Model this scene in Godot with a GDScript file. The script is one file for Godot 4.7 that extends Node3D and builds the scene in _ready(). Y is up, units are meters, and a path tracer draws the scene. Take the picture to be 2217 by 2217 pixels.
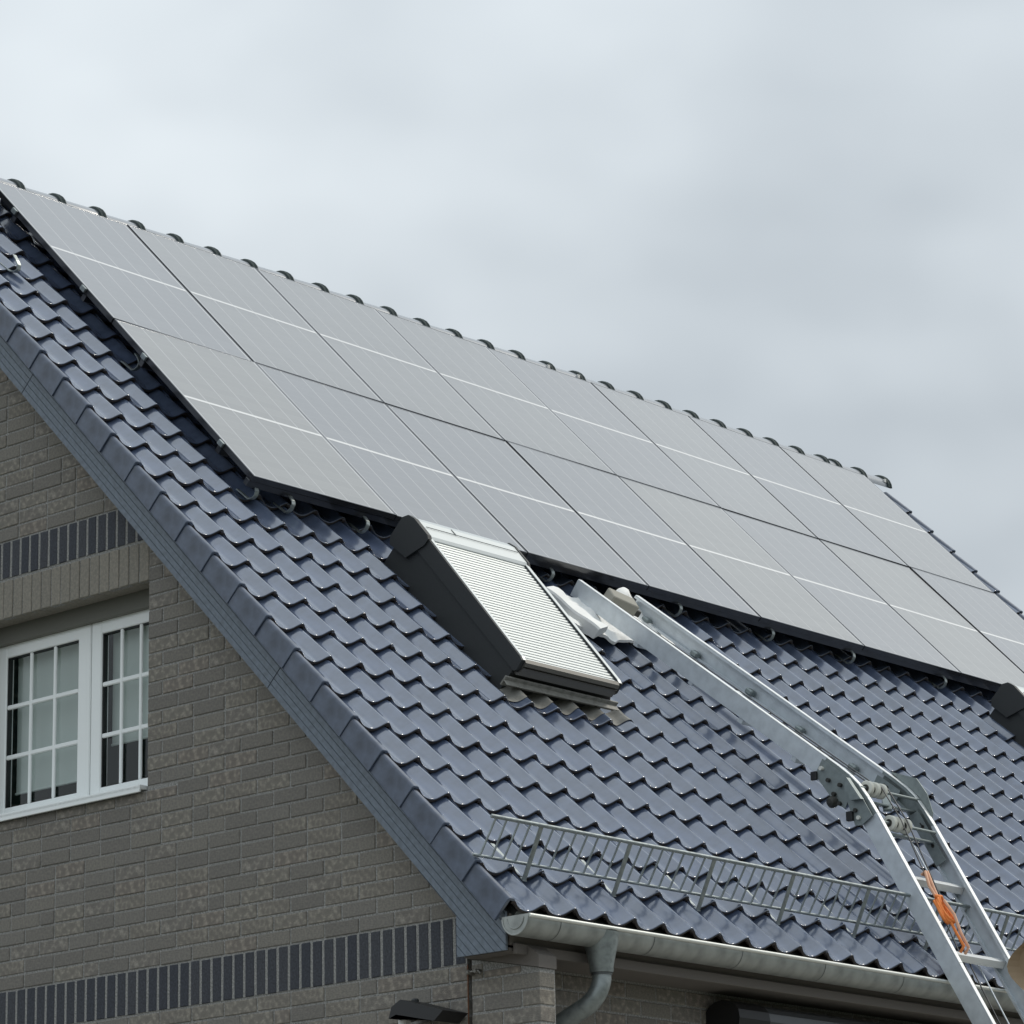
extends Node3D
# Photovoltaic roof under an overcast sky: brick gable, blue glazed pan tiles, skylights, inclined lift.
# y is up, metres. The eave corner of the roof (crest of the verge tile) stands at (0, EY, 0); x runs along the eave, -z runs up the slope.
const EY := 4.3
const TH := 0.8012
const TU := 0.2268      # tile width
const TS := 0.2933      # tile gauge
const COLS := 47
const ROWS := 25
const SUN := Vector3(0.55, 0.76, 0.34)   # towards the veiled sun
const CAM := Vector3(-11.9412, 1.6602, 10.5216)
var RF := Transform3D(Basis(Vector3(1, 0, 0), Vector3(0, cos(TH), sin(TH)), Vector3(0, -sin(TH), cos(TH))), Vector3(0, EY, 0))  # roof frame: (u, h, -s)
var M := {}
var rng := RandomNumberGenerator.new()
var taken := {}
var cam: Camera3D

func _ready():
	rng.seed = 7
	setup_view()
	make_materials()
	ground()
	bounce_ground()
	house()
	solar()
	lift()
	rope()
	padding()
	awning()
	wall_lamp()
	plants()

# ---------------------------------------------------------------- camera, sky, sun
func setup_view():
	cam = Camera3D.new(); cam.name = "camera"; add_child(cam)
	cam.position = CAM
	cam.rotation = Vector3(0.2785, -0.8505, -0.0216)
	cam.fov = 17.2631
	cam.near = 0.1; cam.far = 4000.0
	cam.current = true
	var env := Environment.new()
	env.background_mode = Environment.BG_SKY
	env.tonemap_mode = Environment.TONE_MAPPER_LINEAR
	env.tonemap_exposure = 1.2
	env.sdfgi_enabled = true; env.ssao_enabled = true; env.ssil_enabled = true
	var sk := Sky.new(); var pm := PanoramaSkyMaterial.new()
	pm.panorama = sky_texture()
	pm.filter = true
	sk.sky_material = pm; env.sky = sk
	var we := WorldEnvironment.new(); we.name = "world_environment"; we.environment = env; add_child(we)
	var sun := DirectionalLight3D.new(); sun.name = "sun"
	sun.light_energy = 0.5; sun.light_angular_distance = 12.0; sun.light_color = Color(1.0, 0.97, 0.92)
	sun.shadow_enabled = true
	add_child(sun)
	sun.look_at_from_position(Vector3.ZERO, -SUN, Vector3.UP)

func sky_texture() -> ImageTexture:
	# an overcast sky: brighter towards the zenith, soft cloud masses laid out on a high plane
	var w := 1536; var hh := 768
	var img := Image.create(w, hh, false, Image.FORMAT_RGBF)
	var n1 := FastNoiseLite.new(); n1.seed = 21; n1.frequency = 0.55; n1.fractal_octaves = 4; n1.noise_type = FastNoiseLite.TYPE_SIMPLEX_SMOOTH
	var n2 := FastNoiseLite.new(); n2.seed = 5; n2.frequency = 1.7; n2.fractal_octaves = 4; n2.noise_type = FastNoiseLite.TYPE_SIMPLEX_SMOOTH
	# cloud masses seen in the photograph: direction, angular size, brightness
	var masses := [
		[Vector3(0.642, 0.357, -0.678), 0.050, 0.10], [Vector3(0.699, 0.346, -0.626), 0.042, -0.20],
		[Vector3(0.595, 0.397, -0.699), 0.045, -0.10], [Vector3(0.747, 0.385, -0.542), 0.060, 0.22],
		[Vector3(0.808, 0.264, -0.527), 0.070, 0.30], [Vector3(0.657, 0.386, -0.647), 0.035, -0.04],
		[Vector3(0.716, 0.372, -0.591), 0.030, -0.10], [Vector3(0.778, 0.324, -0.538), 0.030, -0.06],
		[Vector3(0.612, 0.409, -0.678), 0.030, 0.06]]
	for j in hh:
		var v := (j + 0.5) / hh * PI
		var y := cos(v); var r := sin(v)
		for i in w:
			var ph := ((i + 0.5) / w - 0.5) * TAU
			var d := Vector3(sin(ph) * r, y, -cos(ph) * r)
			var c: Color
			if y > -0.02:
				var yy := maxf(y, 0.0)
				var b := 0.435 + 0.41 * yy
				var q := Vector3(d.x, 0, d.z) / (yy + 0.22)
				var f := 0.19 * n1.get_noise_3d(q.x, q.z, 0.3) + 0.22 * n2.get_noise_3d(q.x * 1.0, q.z, 4.0) + 0.15 * n2.get_noise_3d(q.x * 2.7, q.z * 2.7, 9.0)
				for m in masses:
					var dd := d.distance_squared_to(m[0])
					if dd < 0.06: f += 1.5 * m[2] * exp(-dd / (m[1] * m[1] * 2.6))
				b *= 1.0 + f
				b *= 1.0 + 0.30 * exp(-(1.0 - d.dot(SUN.normalized())) / 0.22)   # glow of the sun behind thin cloud
				var t := clampf(0.5 + f * 1.6, 0.0, 1.0)
				c = Color(0.87, 0.975, 1.075).lerp(Color(0.93, 1.0, 1.045), t) * b
			else:
				c = Color(0.10, 0.11, 0.08)
			img.set_pixel(i, j, c)
	return ImageTexture.create_from_image(img)

# ---------------------------------------------------------------- materials
func lin(r: float, g: float, b: float) -> Color:
	return Color(r, g, b).linear_to_srgb()

func noise_tex(seed_: int, freq: float, stops: Array, size := 256, octaves := 4, kind := FastNoiseLite.TYPE_SIMPLEX_SMOOTH) -> ImageTexture:
	var n := FastNoiseLite.new(); n.seed = seed_; n.frequency = freq; n.fractal_octaves = octaves; n.noise_type = kind
	var src := n.get_seamless_image(size, size)
	var img := Image.create(size, size, false, Image.FORMAT_RGB8)
	var g := Gradient.new()
	var offs := PackedFloat32Array(); var cols := PackedColorArray()
	for s in stops: offs.append(s[0]); cols.append(s[1])
	g.offsets = offs; g.colors = cols
	for y in size:
		for x in size: img.set_pixel(x, y, g.sample(src.get_pixel(x, y).r))
	img.generate_mipmaps()
	return ImageTexture.create_from_image(img)

func bump_tex(seed_: int, freq: float, strength: float, size := 256, octaves := 4) -> ImageTexture:
	var n := FastNoiseLite.new(); n.seed = seed_; n.frequency = freq; n.fractal_octaves = octaves; n.noise_type = FastNoiseLite.TYPE_SIMPLEX_SMOOTH
	var src := n.get_seamless_image(size, size); src.convert(Image.FORMAT_RGBA8)
	src.bump_map_to_normal_map(strength)
	return ImageTexture.create_from_image(src)

func mat(col: Color, rough := 0.7, metal := 0.0) -> StandardMaterial3D:
	var m := StandardMaterial3D.new(); m.albedo_color = col; m.roughness = rough; m.metallic = metal
	return m

func tri(m: StandardMaterial3D, scale: float, world := false, offset := Vector3.ZERO):
	m.uv1_triplanar = true; m.uv1_world_triplanar = world; m.uv1_scale = Vector3.ONE * scale; m.uv1_offset = offset

func grey(v: float) -> Color: return Color(v, v, v)

func make_materials():
	var wear := noise_tex(3, 0.02, [[0.0, grey(0.72)], [0.45, grey(0.9)], [0.7, grey(1.0)], [1.0, grey(1.0)]])
	var gloss := noise_tex(4, 0.03, [[0.0, grey(0.55)], [0.5, grey(0.75)], [1.0, grey(1.0)]])
	var wavy := bump_tex(11, 0.012, 2.5, 256, 2)
	var tints := [Color(0.094, 0.124, 0.196), Color(0.098, 0.128, 0.196), Color(0.090, 0.120, 0.194), Color(0.096, 0.124, 0.190)]
	for k in 4:
		var t := mat(lin(tints[k].r, tints[k].g, tints[k].b), 0.30)
		t.albedo_texture = wear; t.roughness_texture = gloss; t.metallic_specular = 0.75
		t.clearcoat_enabled = true; t.clearcoat = 1.0; t.clearcoat_roughness = 0.09
		t.normal_enabled = true; t.normal_texture = wavy; t.normal_scale = 0.12
		tri(t, 1.3, false, Vector3(0.31, 0.17, 0.43) * k)
		M["tile%d" % k] = t
	var vt := mat(lin(0.080, 0.104, 0.155), 0.5); vt.albedo_texture = wear; vt.roughness_texture = gloss; tri(vt, 1.6)
	vt.clearcoat_enabled = true; vt.clearcoat = 0.3; vt.clearcoat_roughness = 0.3
	M.verge = vt
	M.ridge = mat(lin(0.22, 0.24, 0.265), 0.35); M.ridge.clearcoat_enabled = true; M.ridge.clearcoat = 0.7; M.ridge.clearcoat_roughness = 0.15
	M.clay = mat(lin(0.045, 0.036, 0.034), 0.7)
	M.collar = mat(lin(0.030, 0.046, 0.043), 0.6)
	M.deck = mat(lin(0.16, 0.16, 0.165), 0.95)
	# masonry
	var smear := noise_tex(31, 0.013, [[0.0, Color(0.70, 0.69, 0.67)], [0.40, Color(0.75, 0.735, 0.715)], [0.60, Color(0.81, 0.795, 0.77)], [0.80, Color(0.90, 0.885, 0.85)], [1.0, Color(0.98, 0.97, 0.94)]], 512, 6)
	var plain := noise_tex(37, 0.03, [[0.0, Color(0.72, 0.71, 0.70)], [0.5, Color(0.79, 0.78, 0.76)], [1.0, Color(0.88, 0.86, 0.83)]], 512, 6)
	var rough_n := bump_tex(32, 0.06, 5.0, 512, 4)
	var bt := [Color(0.262, 0.252, 0.228), Color(0.270, 0.258, 0.232), Color(0.238, 0.229, 0.210), Color(0.285, 0.274, 0.246), Color(0.250, 0.242, 0.224), Color(0.278, 0.258, 0.232), Color(0.228, 0.220, 0.204), Color(0.266, 0.256, 0.236)]
	for k in 8:
		var b := mat(lin(bt[k].r * 1.30, bt[k].g * 1.30, bt[k].b * 1.33), 0.92)
		b.albedo_texture = smear if k % 2 == 1 else plain; b.normal_enabled = true; b.normal_texture = rough_n; b.normal_scale = 0.8
		tri(b, 3.4, false, Vector3(0.37, 0.61, 0.23) * k)
		M["brick%d" % k] = b
	var dk := [Color(0.062, 0.068, 0.085), Color(0.072, 0.077, 0.092), Color(0.054, 0.061, 0.080)]
	var fleck := noise_tex(33, 0.05, [[0.0, grey(0.6)], [0.5, grey(0.8)], [1.0, grey(1.0)]], 256, 4)
	for k in 3:
		var b := mat(lin(dk[k].r, dk[k].g, dk[k].b), 0.75)
		b.albedo_texture = fleck; b.normal_enabled = true; b.normal_texture = rough_n; b.normal_scale = 0.5
		tri(b, 5.0, false, Vector3(0.2, 0.5, 0.7) * k)
		M["dark%d" % k] = b
	for k in 3:
		var b := mat(lin(0.38 + 0.02 * k, 0.362 + 0.018 * k, 0.325 + 0.015 * k), 0.92)
		b.albedo_texture = plain; b.normal_enabled = true; b.normal_texture = rough_n; b.normal_scale = 0.6
		tri(b, 2.6, false, Vector3(0.5, 0.2, 0.8) * k)
		M["lintel%d" % k] = b
	M.mortar = mat(lin(0.43, 0.425, 0.405), 0.95); M.mortar.albedo_texture = fleck; tri(M.mortar, 6.0, true)
	M.membrane = mat(lin(0.06, 0.06, 0.06), 0.9)
	M.rust = mat(lin(0.16, 0.07, 0.035), 0.9)
	# boards and trim
	var brd := noise_tex(41, 0.03, [[0.0, grey(0.82)], [1.0, grey(1.0)]])
	M.board = mat(lin(0.165, 0.200, 0.245), 0.5); M.board.albedo_texture = brd; tri(M.board, 3.0)
	M.soffit = mat(lin(0.150, 0.135, 0.122), 0.8)
	M.soffit_edge = M.soffit
	var zinc_t := noise_tex(42, 0.015, [[0.0, grey(0.78)], [0.5, grey(0.92)], [1.0, grey(1.0)]])
	M.zinc = mat(lin(0.44, 0.46, 0.44), 0.45, 0.5); M.zinc.albedo_texture = zinc_t; tri(M.zinc, 2.0)
	M.bead = mat(lin(0.72, 0.73, 0.68), 0.35, 0.5)
	M.zinc_dark = mat(lin(0.10, 0.11, 0.11), 0.5, 0.4)
	M.galv = mat(lin(0.36, 0.40, 0.40), 0.45, 0.7); M.galv.albedo_texture = zinc_t; tri(M.galv, 6.0)
	# window
	M.upvc = mat(lin(0.84, 0.87, 0.86), 0.3)
	M.gasket = mat(lin(0.01, 0.012, 0.012), 0.5)
	M.pane = mat(Color(0.20, 0.30, 0.28, 0.10), 0.02); M.pane.transparency = BaseMaterial3D.TRANSPARENCY_ALPHA
	M.blind = mat(lin(0.52, 0.60, 0.57), 0.9)
	M.room = mat(lin(0.10, 0.075, 0.06), 0.9)
	M.shutter_box = mat(lin(0.16, 0.16, 0.14), 0.8)
	# solar
	M.frame = pv_coat(mat(lin(0.035, 0.036, 0.040), 0.3, 0.6))
	M.backsheet = pv_coat(mat(lin(0.46, 0.46, 0.46), 0.34, 0.7))
	M.panel_back = mat(lin(0.40, 0.40, 0.40), 0.6)
	M.busgap = pv_coat(mat(lin(0.66, 0.66, 0.65), 0.4, 0.5))
	var tone := [Color(0.40, 0.40, 0.395), Color(0.375, 0.375, 0.385), Color(0.42, 0.415, 0.395), Color(0.36, 0.365, 0.38)]
	for k in 4:
		var c := pv_coat(mat(lin(tone[k].r * 0.64, tone[k].g * 0.64, tone[k].b * 0.64), 0.34, 0.7))
		c.albedo_texture = cell_texture(k)
		M["cell%d" % k] = c
	# lift
	var brushed := noise_tex(51, 0.02, [[0.0, grey(0.91)], [0.5, grey(0.96)], [1.0, grey(1.0)]], 256, 5)
	M.alu = mat(lin(0.66, 0.71, 0.75), 0.42, 0.35); M.alu.albedo_texture = brushed; tri(M.alu, 2.2)
	M.alu_bright = mat(lin(0.84, 0.85, 0.84), 0.35, 0.45)
	M.hinge = mat(lin(0.26, 0.30, 0.30), 0.5, 0.4); M.hinge.albedo_texture = brushed; tri(M.hinge, 5.0)
	M.steel_dark = mat(lin(0.05, 0.05, 0.045), 0.55, 0.5)
	M.pulley = mat(lin(0.68, 0.68, 0.62), 0.45)
	M.cable = mat(lin(0.10, 0.10, 0.10), 0.45, 0.6)
	M.rope = mat(lin(0.74, 0.22, 0.05), 0.8)
	M.rope_pale = mat(lin(0.72, 0.42, 0.28), 0.85)
	M.foam = mat(lin(0.80, 0.80, 0.78), 0.85)
	M.wood = mat(lin(0.30, 0.29, 0.25), 0.85)
	# skylight
	M.slat = mat(lin(0.66, 0.69, 0.68), 0.45, 0.2)
	M.hood = mat(lin(0.55, 0.58, 0.58), 0.38, 0.35)
	M.sky_dark = mat(lin(0.030, 0.033, 0.034), 0.6)
	M.sky_mid = mat(lin(0.17, 0.162, 0.145), 0.4, 0.4)
	M.lead = mat(lin(0.27, 0.265, 0.24), 0.6); M.lead.albedo_texture = zinc_t; tri(M.lead, 5.0)
	M.black = mat(lin(0.012, 0.012, 0.013), 0.45)
	M.white = mat(lin(0.68, 0.68, 0.66), 0.5)
	M.awning = mat(lin(0.10, 0.105, 0.11), 0.35, 0.4)

func pv_coat(m: StandardMaterial3D) -> StandardMaterial3D:
	m.clearcoat_enabled = true; m.clearcoat = 1.0; m.clearcoat_roughness = 0.12
	return m

func cell_texture(k: int) -> ImageTexture:
	# print of one cell string: half cells with thin gaps and silver fingers
	var w := 64; var hgt := 512
	var img := Image.create(w, hgt, false, Image.FORMAT_RGB8)
	img.fill(grey(0.90))
	var cells := 10
	for c in cells:
		var y0 := int(c * hgt / float(cells)); var y1 := int((c + 1) * hgt / float(cells))
		var tone := 0.885 + 0.03 * fposmod(sin(c * 12.9 + k * 4.1) * 43.7, 1.0)
		img.fill_rect(Rect2i(0, y0, w, y1 - y0), grey(tone))
		img.fill_rect(Rect2i(0, y0, w, 2), grey(1.0))
	img.fill_rect(Rect2i(0, 0, 2, hgt), grey(0.93)); img.fill_rect(Rect2i(w - 2, 0, 2, hgt), grey(0.93))
	img.generate_mipmaps()
	return ImageTexture.create_from_image(img)

# ---------------------------------------------------------------- mesh helpers
func new_st() -> SurfaceTool:
	var st := SurfaceTool.new(); st.begin(Mesh.PRIMITIVE_TRIANGLES); return st

func face(st: SurfaceTool, pts: Array, out: Vector3, uvs := []):
	# a flat convex polygon whose normal looks along out
	var n := Vector3.ZERO
	for k in range(1, pts.size() - 1): n += (pts[k] - pts[0]).cross(pts[k + 1] - pts[0])
	n = n.normalized()
	var order := range(pts.size())
	if n.dot(out) > 0.0:
		order.reverse()
	else:
		n = -n
	for k in range(1, pts.size() - 1):
		for e in [order[0], order[k], order[k + 1]]:
			st.set_normal(n)
			st.set_uv(uvs[e] if uvs.size() else Vector2.ZERO)
			st.add_vertex(pts[e])

func smooth_quad(st: SurfaceTool, p: Array, n: Array, uvs := []):
	# four points in ring order with their normals
	var g: Vector3 = (p[1] - p[0]).cross(p[2] - p[0])
	if g.length_squared() < 1e-14: g = (p[2] - p[0]).cross(p[3] - p[0])
	var order := [0, 1, 2, 0, 2, 3]
	if g.dot(n[0] + n[1] + n[2] + n[3]) > 0.0: order = [0, 2, 1, 0, 3, 2]
	for e in order:
		st.set_normal(n[e]); st.set_uv(uvs[e] if uvs.size() else Vector2.ZERO); st.add_vertex(p[e])

func box(st: SurfaceTool, c: Vector3, size: Vector3, bev := 0.0, b := Basis.IDENTITY):
	var h := size * 0.5
	if bev <= 0.0:
		for ax in 3:
			for s in [-1.0, 1.0]:
				var n := Vector3.ZERO; n[ax] = s
				var a1 := (ax + 1) % 3; var a2 := (ax + 2) % 3
				var pts := []
				for q in [[-1, -1], [1, -1], [1, 1], [-1, 1]]:
					var v := Vector3.ZERO; v[ax] = s * h[ax]; v[a1] = q[0] * h[a1]; v[a2] = q[1] * h[a2]
					pts.append(c + b * v)
				face(st, pts, b * n)
		return
	bev = minf(bev, minf(h.x, minf(h.y, h.z)) * 0.6)
	var inner := h - Vector3.ONE * bev
	for ax in 3:
		var a1 := (ax + 1) % 3; var a2 := (ax + 2) % 3
		for s in [-1.0, 1.0]:
			var pts := []
			for q in [[-1, -1], [1, -1], [1, 1], [-1, 1]]:
				var v := Vector3.ZERO; v[ax] = s * h[ax]; v[a1] = q[0] * inner[a1]; v[a2] = q[1] * inner[a2]
				pts.append(c + b * v)
			var n := Vector3.ZERO; n[ax] = s
			face(st, pts, b * n)
		for s1 in [-1.0, 1.0]:
			for s2 in [-1.0, 1.0]:
				var pts := []
				for q in [[-1, 0], [1, 0], [1, 1], [-1, 1]]:
					var v := Vector3.ZERO
					v[ax] = q[0] * inner[ax]
					v[a1] = s1 * (h[a1] if q[1] == 0 else inner[a1]); v[a2] = s2 * (inner[a2] if q[1] == 0 else h[a2])
					pts.append(c + b * v)
				var n := Vector3.ZERO; n[a1] = s1; n[a2] = s2
				face(st, pts, b * n)
	for sx in [-1.0, 1.0]:
		for sy in [-1.0, 1.0]:
			for sz in [-1.0, 1.0]:
				var sg := Vector3(sx, sy, sz)
				face(st, [c + b * (sg * Vector3(h.x, inner.y, inner.z)), c + b * (sg * Vector3(inner.x, h.y, inner.z)), c + b * (sg * Vector3(inner.x, inner.y, h.z))], b * sg)

func bar(st: SurfaceTool, a: Vector3, e: Vector3, w: float, hgt: float, up := Vector3.UP, bev := 0.002):
	var d := (e - a); var l := d.length(); d /= l
	var x := up.cross(d).normalized(); var y := d.cross(x)
	box(st, (a + e) * 0.5, Vector3(w, hgt, l), bev, Basis(x, y, d))

func tube(st: SurfaceTool, pts: Array, r, segs := 12, caps := true):
	var n := pts.size(); var rings := []; var norms := []
	var ref := Vector3.UP
	var t0: Vector3 = (pts[1] - pts[0]).normalized()
	if absf(t0.dot(ref)) > 0.9: ref = Vector3.RIGHT
	var x := ref.cross(t0).normalized()
	for i in n:
		var t: Vector3 = (pts[min(i + 1, n - 1)] - pts[max(i - 1, 0)]).normalized()
		x = (x - t * x.dot(t)).normalized()
		var y := t.cross(x)
		var rr: float = r[i] if r is Array else r
		var ring := []; var nn := []
		for k in segs:
			var a := TAU * k / segs
			var d := x * cos(a) + y * sin(a)
			ring.append(pts[i] + d * rr); nn.append(d)
		rings.append(ring); norms.append(nn)
	for i in n - 1:
		for k in segs:
			var k2 := (k + 1) % segs
			smooth_quad(st, [rings[i][k], rings[i][k2], rings[i + 1][k2], rings[i + 1][k]], [norms[i][k], norms[i][k2], norms[i + 1][k2], norms[i + 1][k]])
	if caps:
		face(st, rings[0], pts[0] - pts[1]); face(st, rings[n - 1], pts[n - 1] - pts[n - 2])

func prism(st: SurfaceTool, poly: Array, a: float, e: float, axis := 0):
	# a convex polygon of Vector2 extruded along an axis; axis 0: points are (z, y) from x=a to x=e; axis 1: (x, z); axis 2: (x, y)
	var put := func(q: Vector2, d: float) -> Vector3:
		if axis == 0: return Vector3(d, q.y, q.x)
		if axis == 1: return Vector3(q.x, d, q.y)
		return Vector3(q.x, q.y, d)
	var lo := []; var hi := []; var mid := Vector3.ZERO
	for q in poly: lo.append(put.call(q, a)); hi.append(put.call(q, e))
	for v in lo: mid += v
	for v in hi: mid += v
	mid /= 2.0 * poly.size()
	var n := Vector3.ZERO; n[axis] = 1.0
	face(st, lo, -n if e > a else n); face(st, hi, n if e > a else -n)
	for k in poly.size():
		var k2 := (k + 1) % poly.size()
		var f := [lo[k], lo[k2], hi[k2], hi[k]]
		face(st, f, (lo[k] + lo[k2] + hi[k2] + hi[k]) * 0.25 - mid)

func tri_prism(st: SurfaceTool, poly: PackedVector2Array, a: float, e: float):
	# any simple polygon of (z, y), extruded along x
	var idx := Geometry2D.triangulate_polygon(poly)
	for q in range(0, idx.size(), 3):
		for x in [a, e]:
			var p := []
			for k in 3: p.append(Vector3(x, poly[idx[q + k]].y, poly[idx[q + k]].x))
			face(st, p, Vector3(-1 if x == a else 1, 0, 0))
	var turn := -1.0 if Geometry2D.is_polygon_clockwise(poly) else 1.0
	for k in poly.size():
		var A := poly[k]; var B := poly[(k + 1) % poly.size()]
		var d := (B - A) * turn
		face(st, [Vector3(a, A.y, A.x), Vector3(a, B.y, B.x), Vector3(e, B.y, B.x), Vector3(e, A.y, A.x)], Vector3(0, -d.x, d.y))

func sweep(st: SurfaceTool, prof: Array, frames: Array, closed := true):
	# prof: Vector2 ring; frames: Transform3D whose x, y carry the profile
	for i in frames.size() - 1:
		var m := prof.size() if closed else prof.size() - 1
		for k in m:
			var k2 := (k + 1) % prof.size()
			var p := [frames[i] * Vector3(prof[k].x, prof[k].y, 0), frames[i] * Vector3(prof[k2].x, prof[k2].y, 0), frames[i + 1] * Vector3(prof[k2].x, prof[k2].y, 0), frames[i + 1] * Vector3(prof[k].x, prof[k].y, 0)]
			var e: Vector2 = prof[k2] - prof[k]
			face(st, p, frames[i].basis * Vector3(e.y, -e.x, 0))

func lathe(st: SurfaceTool, prof: Array, at: Vector3, axis: Vector3, segs := 16):
	# prof: Vector2(radius, along)
	var ref := Vector3.UP if absf(axis.dot(Vector3.UP)) < 0.9 else Vector3.RIGHT
	var x := ref.cross(axis).normalized(); var y := axis.cross(x)
	for i in prof.size() - 1:
		var e: Vector2 = prof[i + 1] - prof[i]
		var en := Vector2(e.y, -e.x).normalized()
		for k in segs:
			var p := []; var n := []
			for q in [[i, k], [i, k + 1], [i + 1, k + 1], [i + 1, k]]:
				var a: float = TAU * q[1] / segs
				var d := x * cos(a) + y * sin(a)
				p.append(at + d * prof[q[0]].x + axis * prof[q[0]].y); n.append((d * en.x + axis * en.y).normalized())
			smooth_quad(st, p, n)

func commit(st: SurfaceTool) -> ArrayMesh:
	st.index(); return st.commit()

func part(called: String, mesh: Mesh, m: Material, parent: Node, xf := Transform3D.IDENTITY) -> MeshInstance3D:
	var o := MeshInstance3D.new(); o.name = called; o.mesh = mesh
	if m: o.material_override = m
	o.transform = xf
	o.cast_shadow = GeometryInstance3D.SHADOW_CASTING_SETTING_ON
	parent.add_child(o, true); return o

func put(called: String, st: SurfaceTool, m: Material, parent: Node, xf := Transform3D.IDENTITY) -> MeshInstance3D:
	return part(called, commit(st), m, parent, xf)

func thing(called: String, label: String, category: String, xf := Transform3D.IDENTITY, group := "") -> Node3D:
	var o := Node3D.new()
	if taken.has(called):
		o.name = "%s_%03d" % [called, taken[called]]; taken[called] += 1
	else:
		o.name = called; taken[called] = 1
	add_child(o, true); o.transform = xf
	o.set_meta("label", label); o.set_meta("category", category)
	if group: o.set_meta("group", group)
	return o

func group_node(called: String, parent: Node, xf := Transform3D.IDENTITY) -> Node3D:
	var o := Node3D.new(); o.name = called; o.transform = xf; parent.add_child(o, true); return o

func rp(u: float, s: float, h: float) -> Vector3: return RF * Vector3(u, h, -s)

# ---------------------------------------------------------------- ground
func ground():
	var st := new_st()
	face(st, [Vector3(-600, 0, -600), Vector3(600, 0, -600), Vector3(600, 0, 600), Vector3(-600, 0, 600)], Vector3.UP)
	var g := mat(lin(0.075, 0.085, 0.045), 0.95)
	g.albedo_texture = noise_tex(61, 0.03, [[0.0, grey(0.6)], [1.0, grey(1.0)]]); tri(g, 0.7, true)
	var o := put("ground", st, g, self); o.set_meta("kind", "structure")
	o.set_meta("label", "garden lawn below the house"); 

func bounce_ground():
	# unseen pale ground sheet, added to throw light up onto the walls
	var st := new_st()
	face(st, [Vector3(-9, 0.004, -14), Vector3(15, 0.004, -14), Vector3(15, 0.004, 8), Vector3(-9, 0.004, 8)], Vector3.UP)
	var g := mat(lin(0.40, 0.385, 0.35), 0.95)
	g.albedo_texture = noise_tex(62, 0.2, [[0.0, grey(0.7)], [1.0, grey(1.0)]]); tri(g, 1.5, true)
	var o := put("bounce_sheet", st, g, self); o.set_meta("kind", "structure"); o.set_meta("label", "unseen pale ground sheet added to bounce light onto the walls")

# ---------------------------------------------------------------- house
const CO := 0.0815      # brick course
const BL := 0.244       # brick pitch
const GX := 0.17        # gable brick face

func rake_y(z: float, h: float) -> float:
	var ridge_z := -7.33 * cos(TH)
	if z < ridge_z: z = 2.0 * ridge_z - z   # the other half of the gable
	return EY - z * tan(TH) + h / cos(TH)

func house():
	var hs := thing("brick_house", "grey-brown brick house with blue glazed tile roof and grey verge boards", "house")
	gable(hs)
	corner(hs)
	eave_box(hs)
	barge(hs)
	roof(hs)
	ridge(hs)
	gutter(hs)
	window(hs)
	snow_guard(hs)
	skylight(hs, 0.0)
	skylight(hs, 6.2)

func in_view(p: Vector3, margin := 1.03) -> bool:
	var q := cam.transform.affine_inverse() * p
	if q.z > -0.1: return false
	var t := tan(deg_to_rad(cam.fov * 0.5)) * -q.z * margin
	return absf(q.x) < t and absf(q.y) < t

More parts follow.
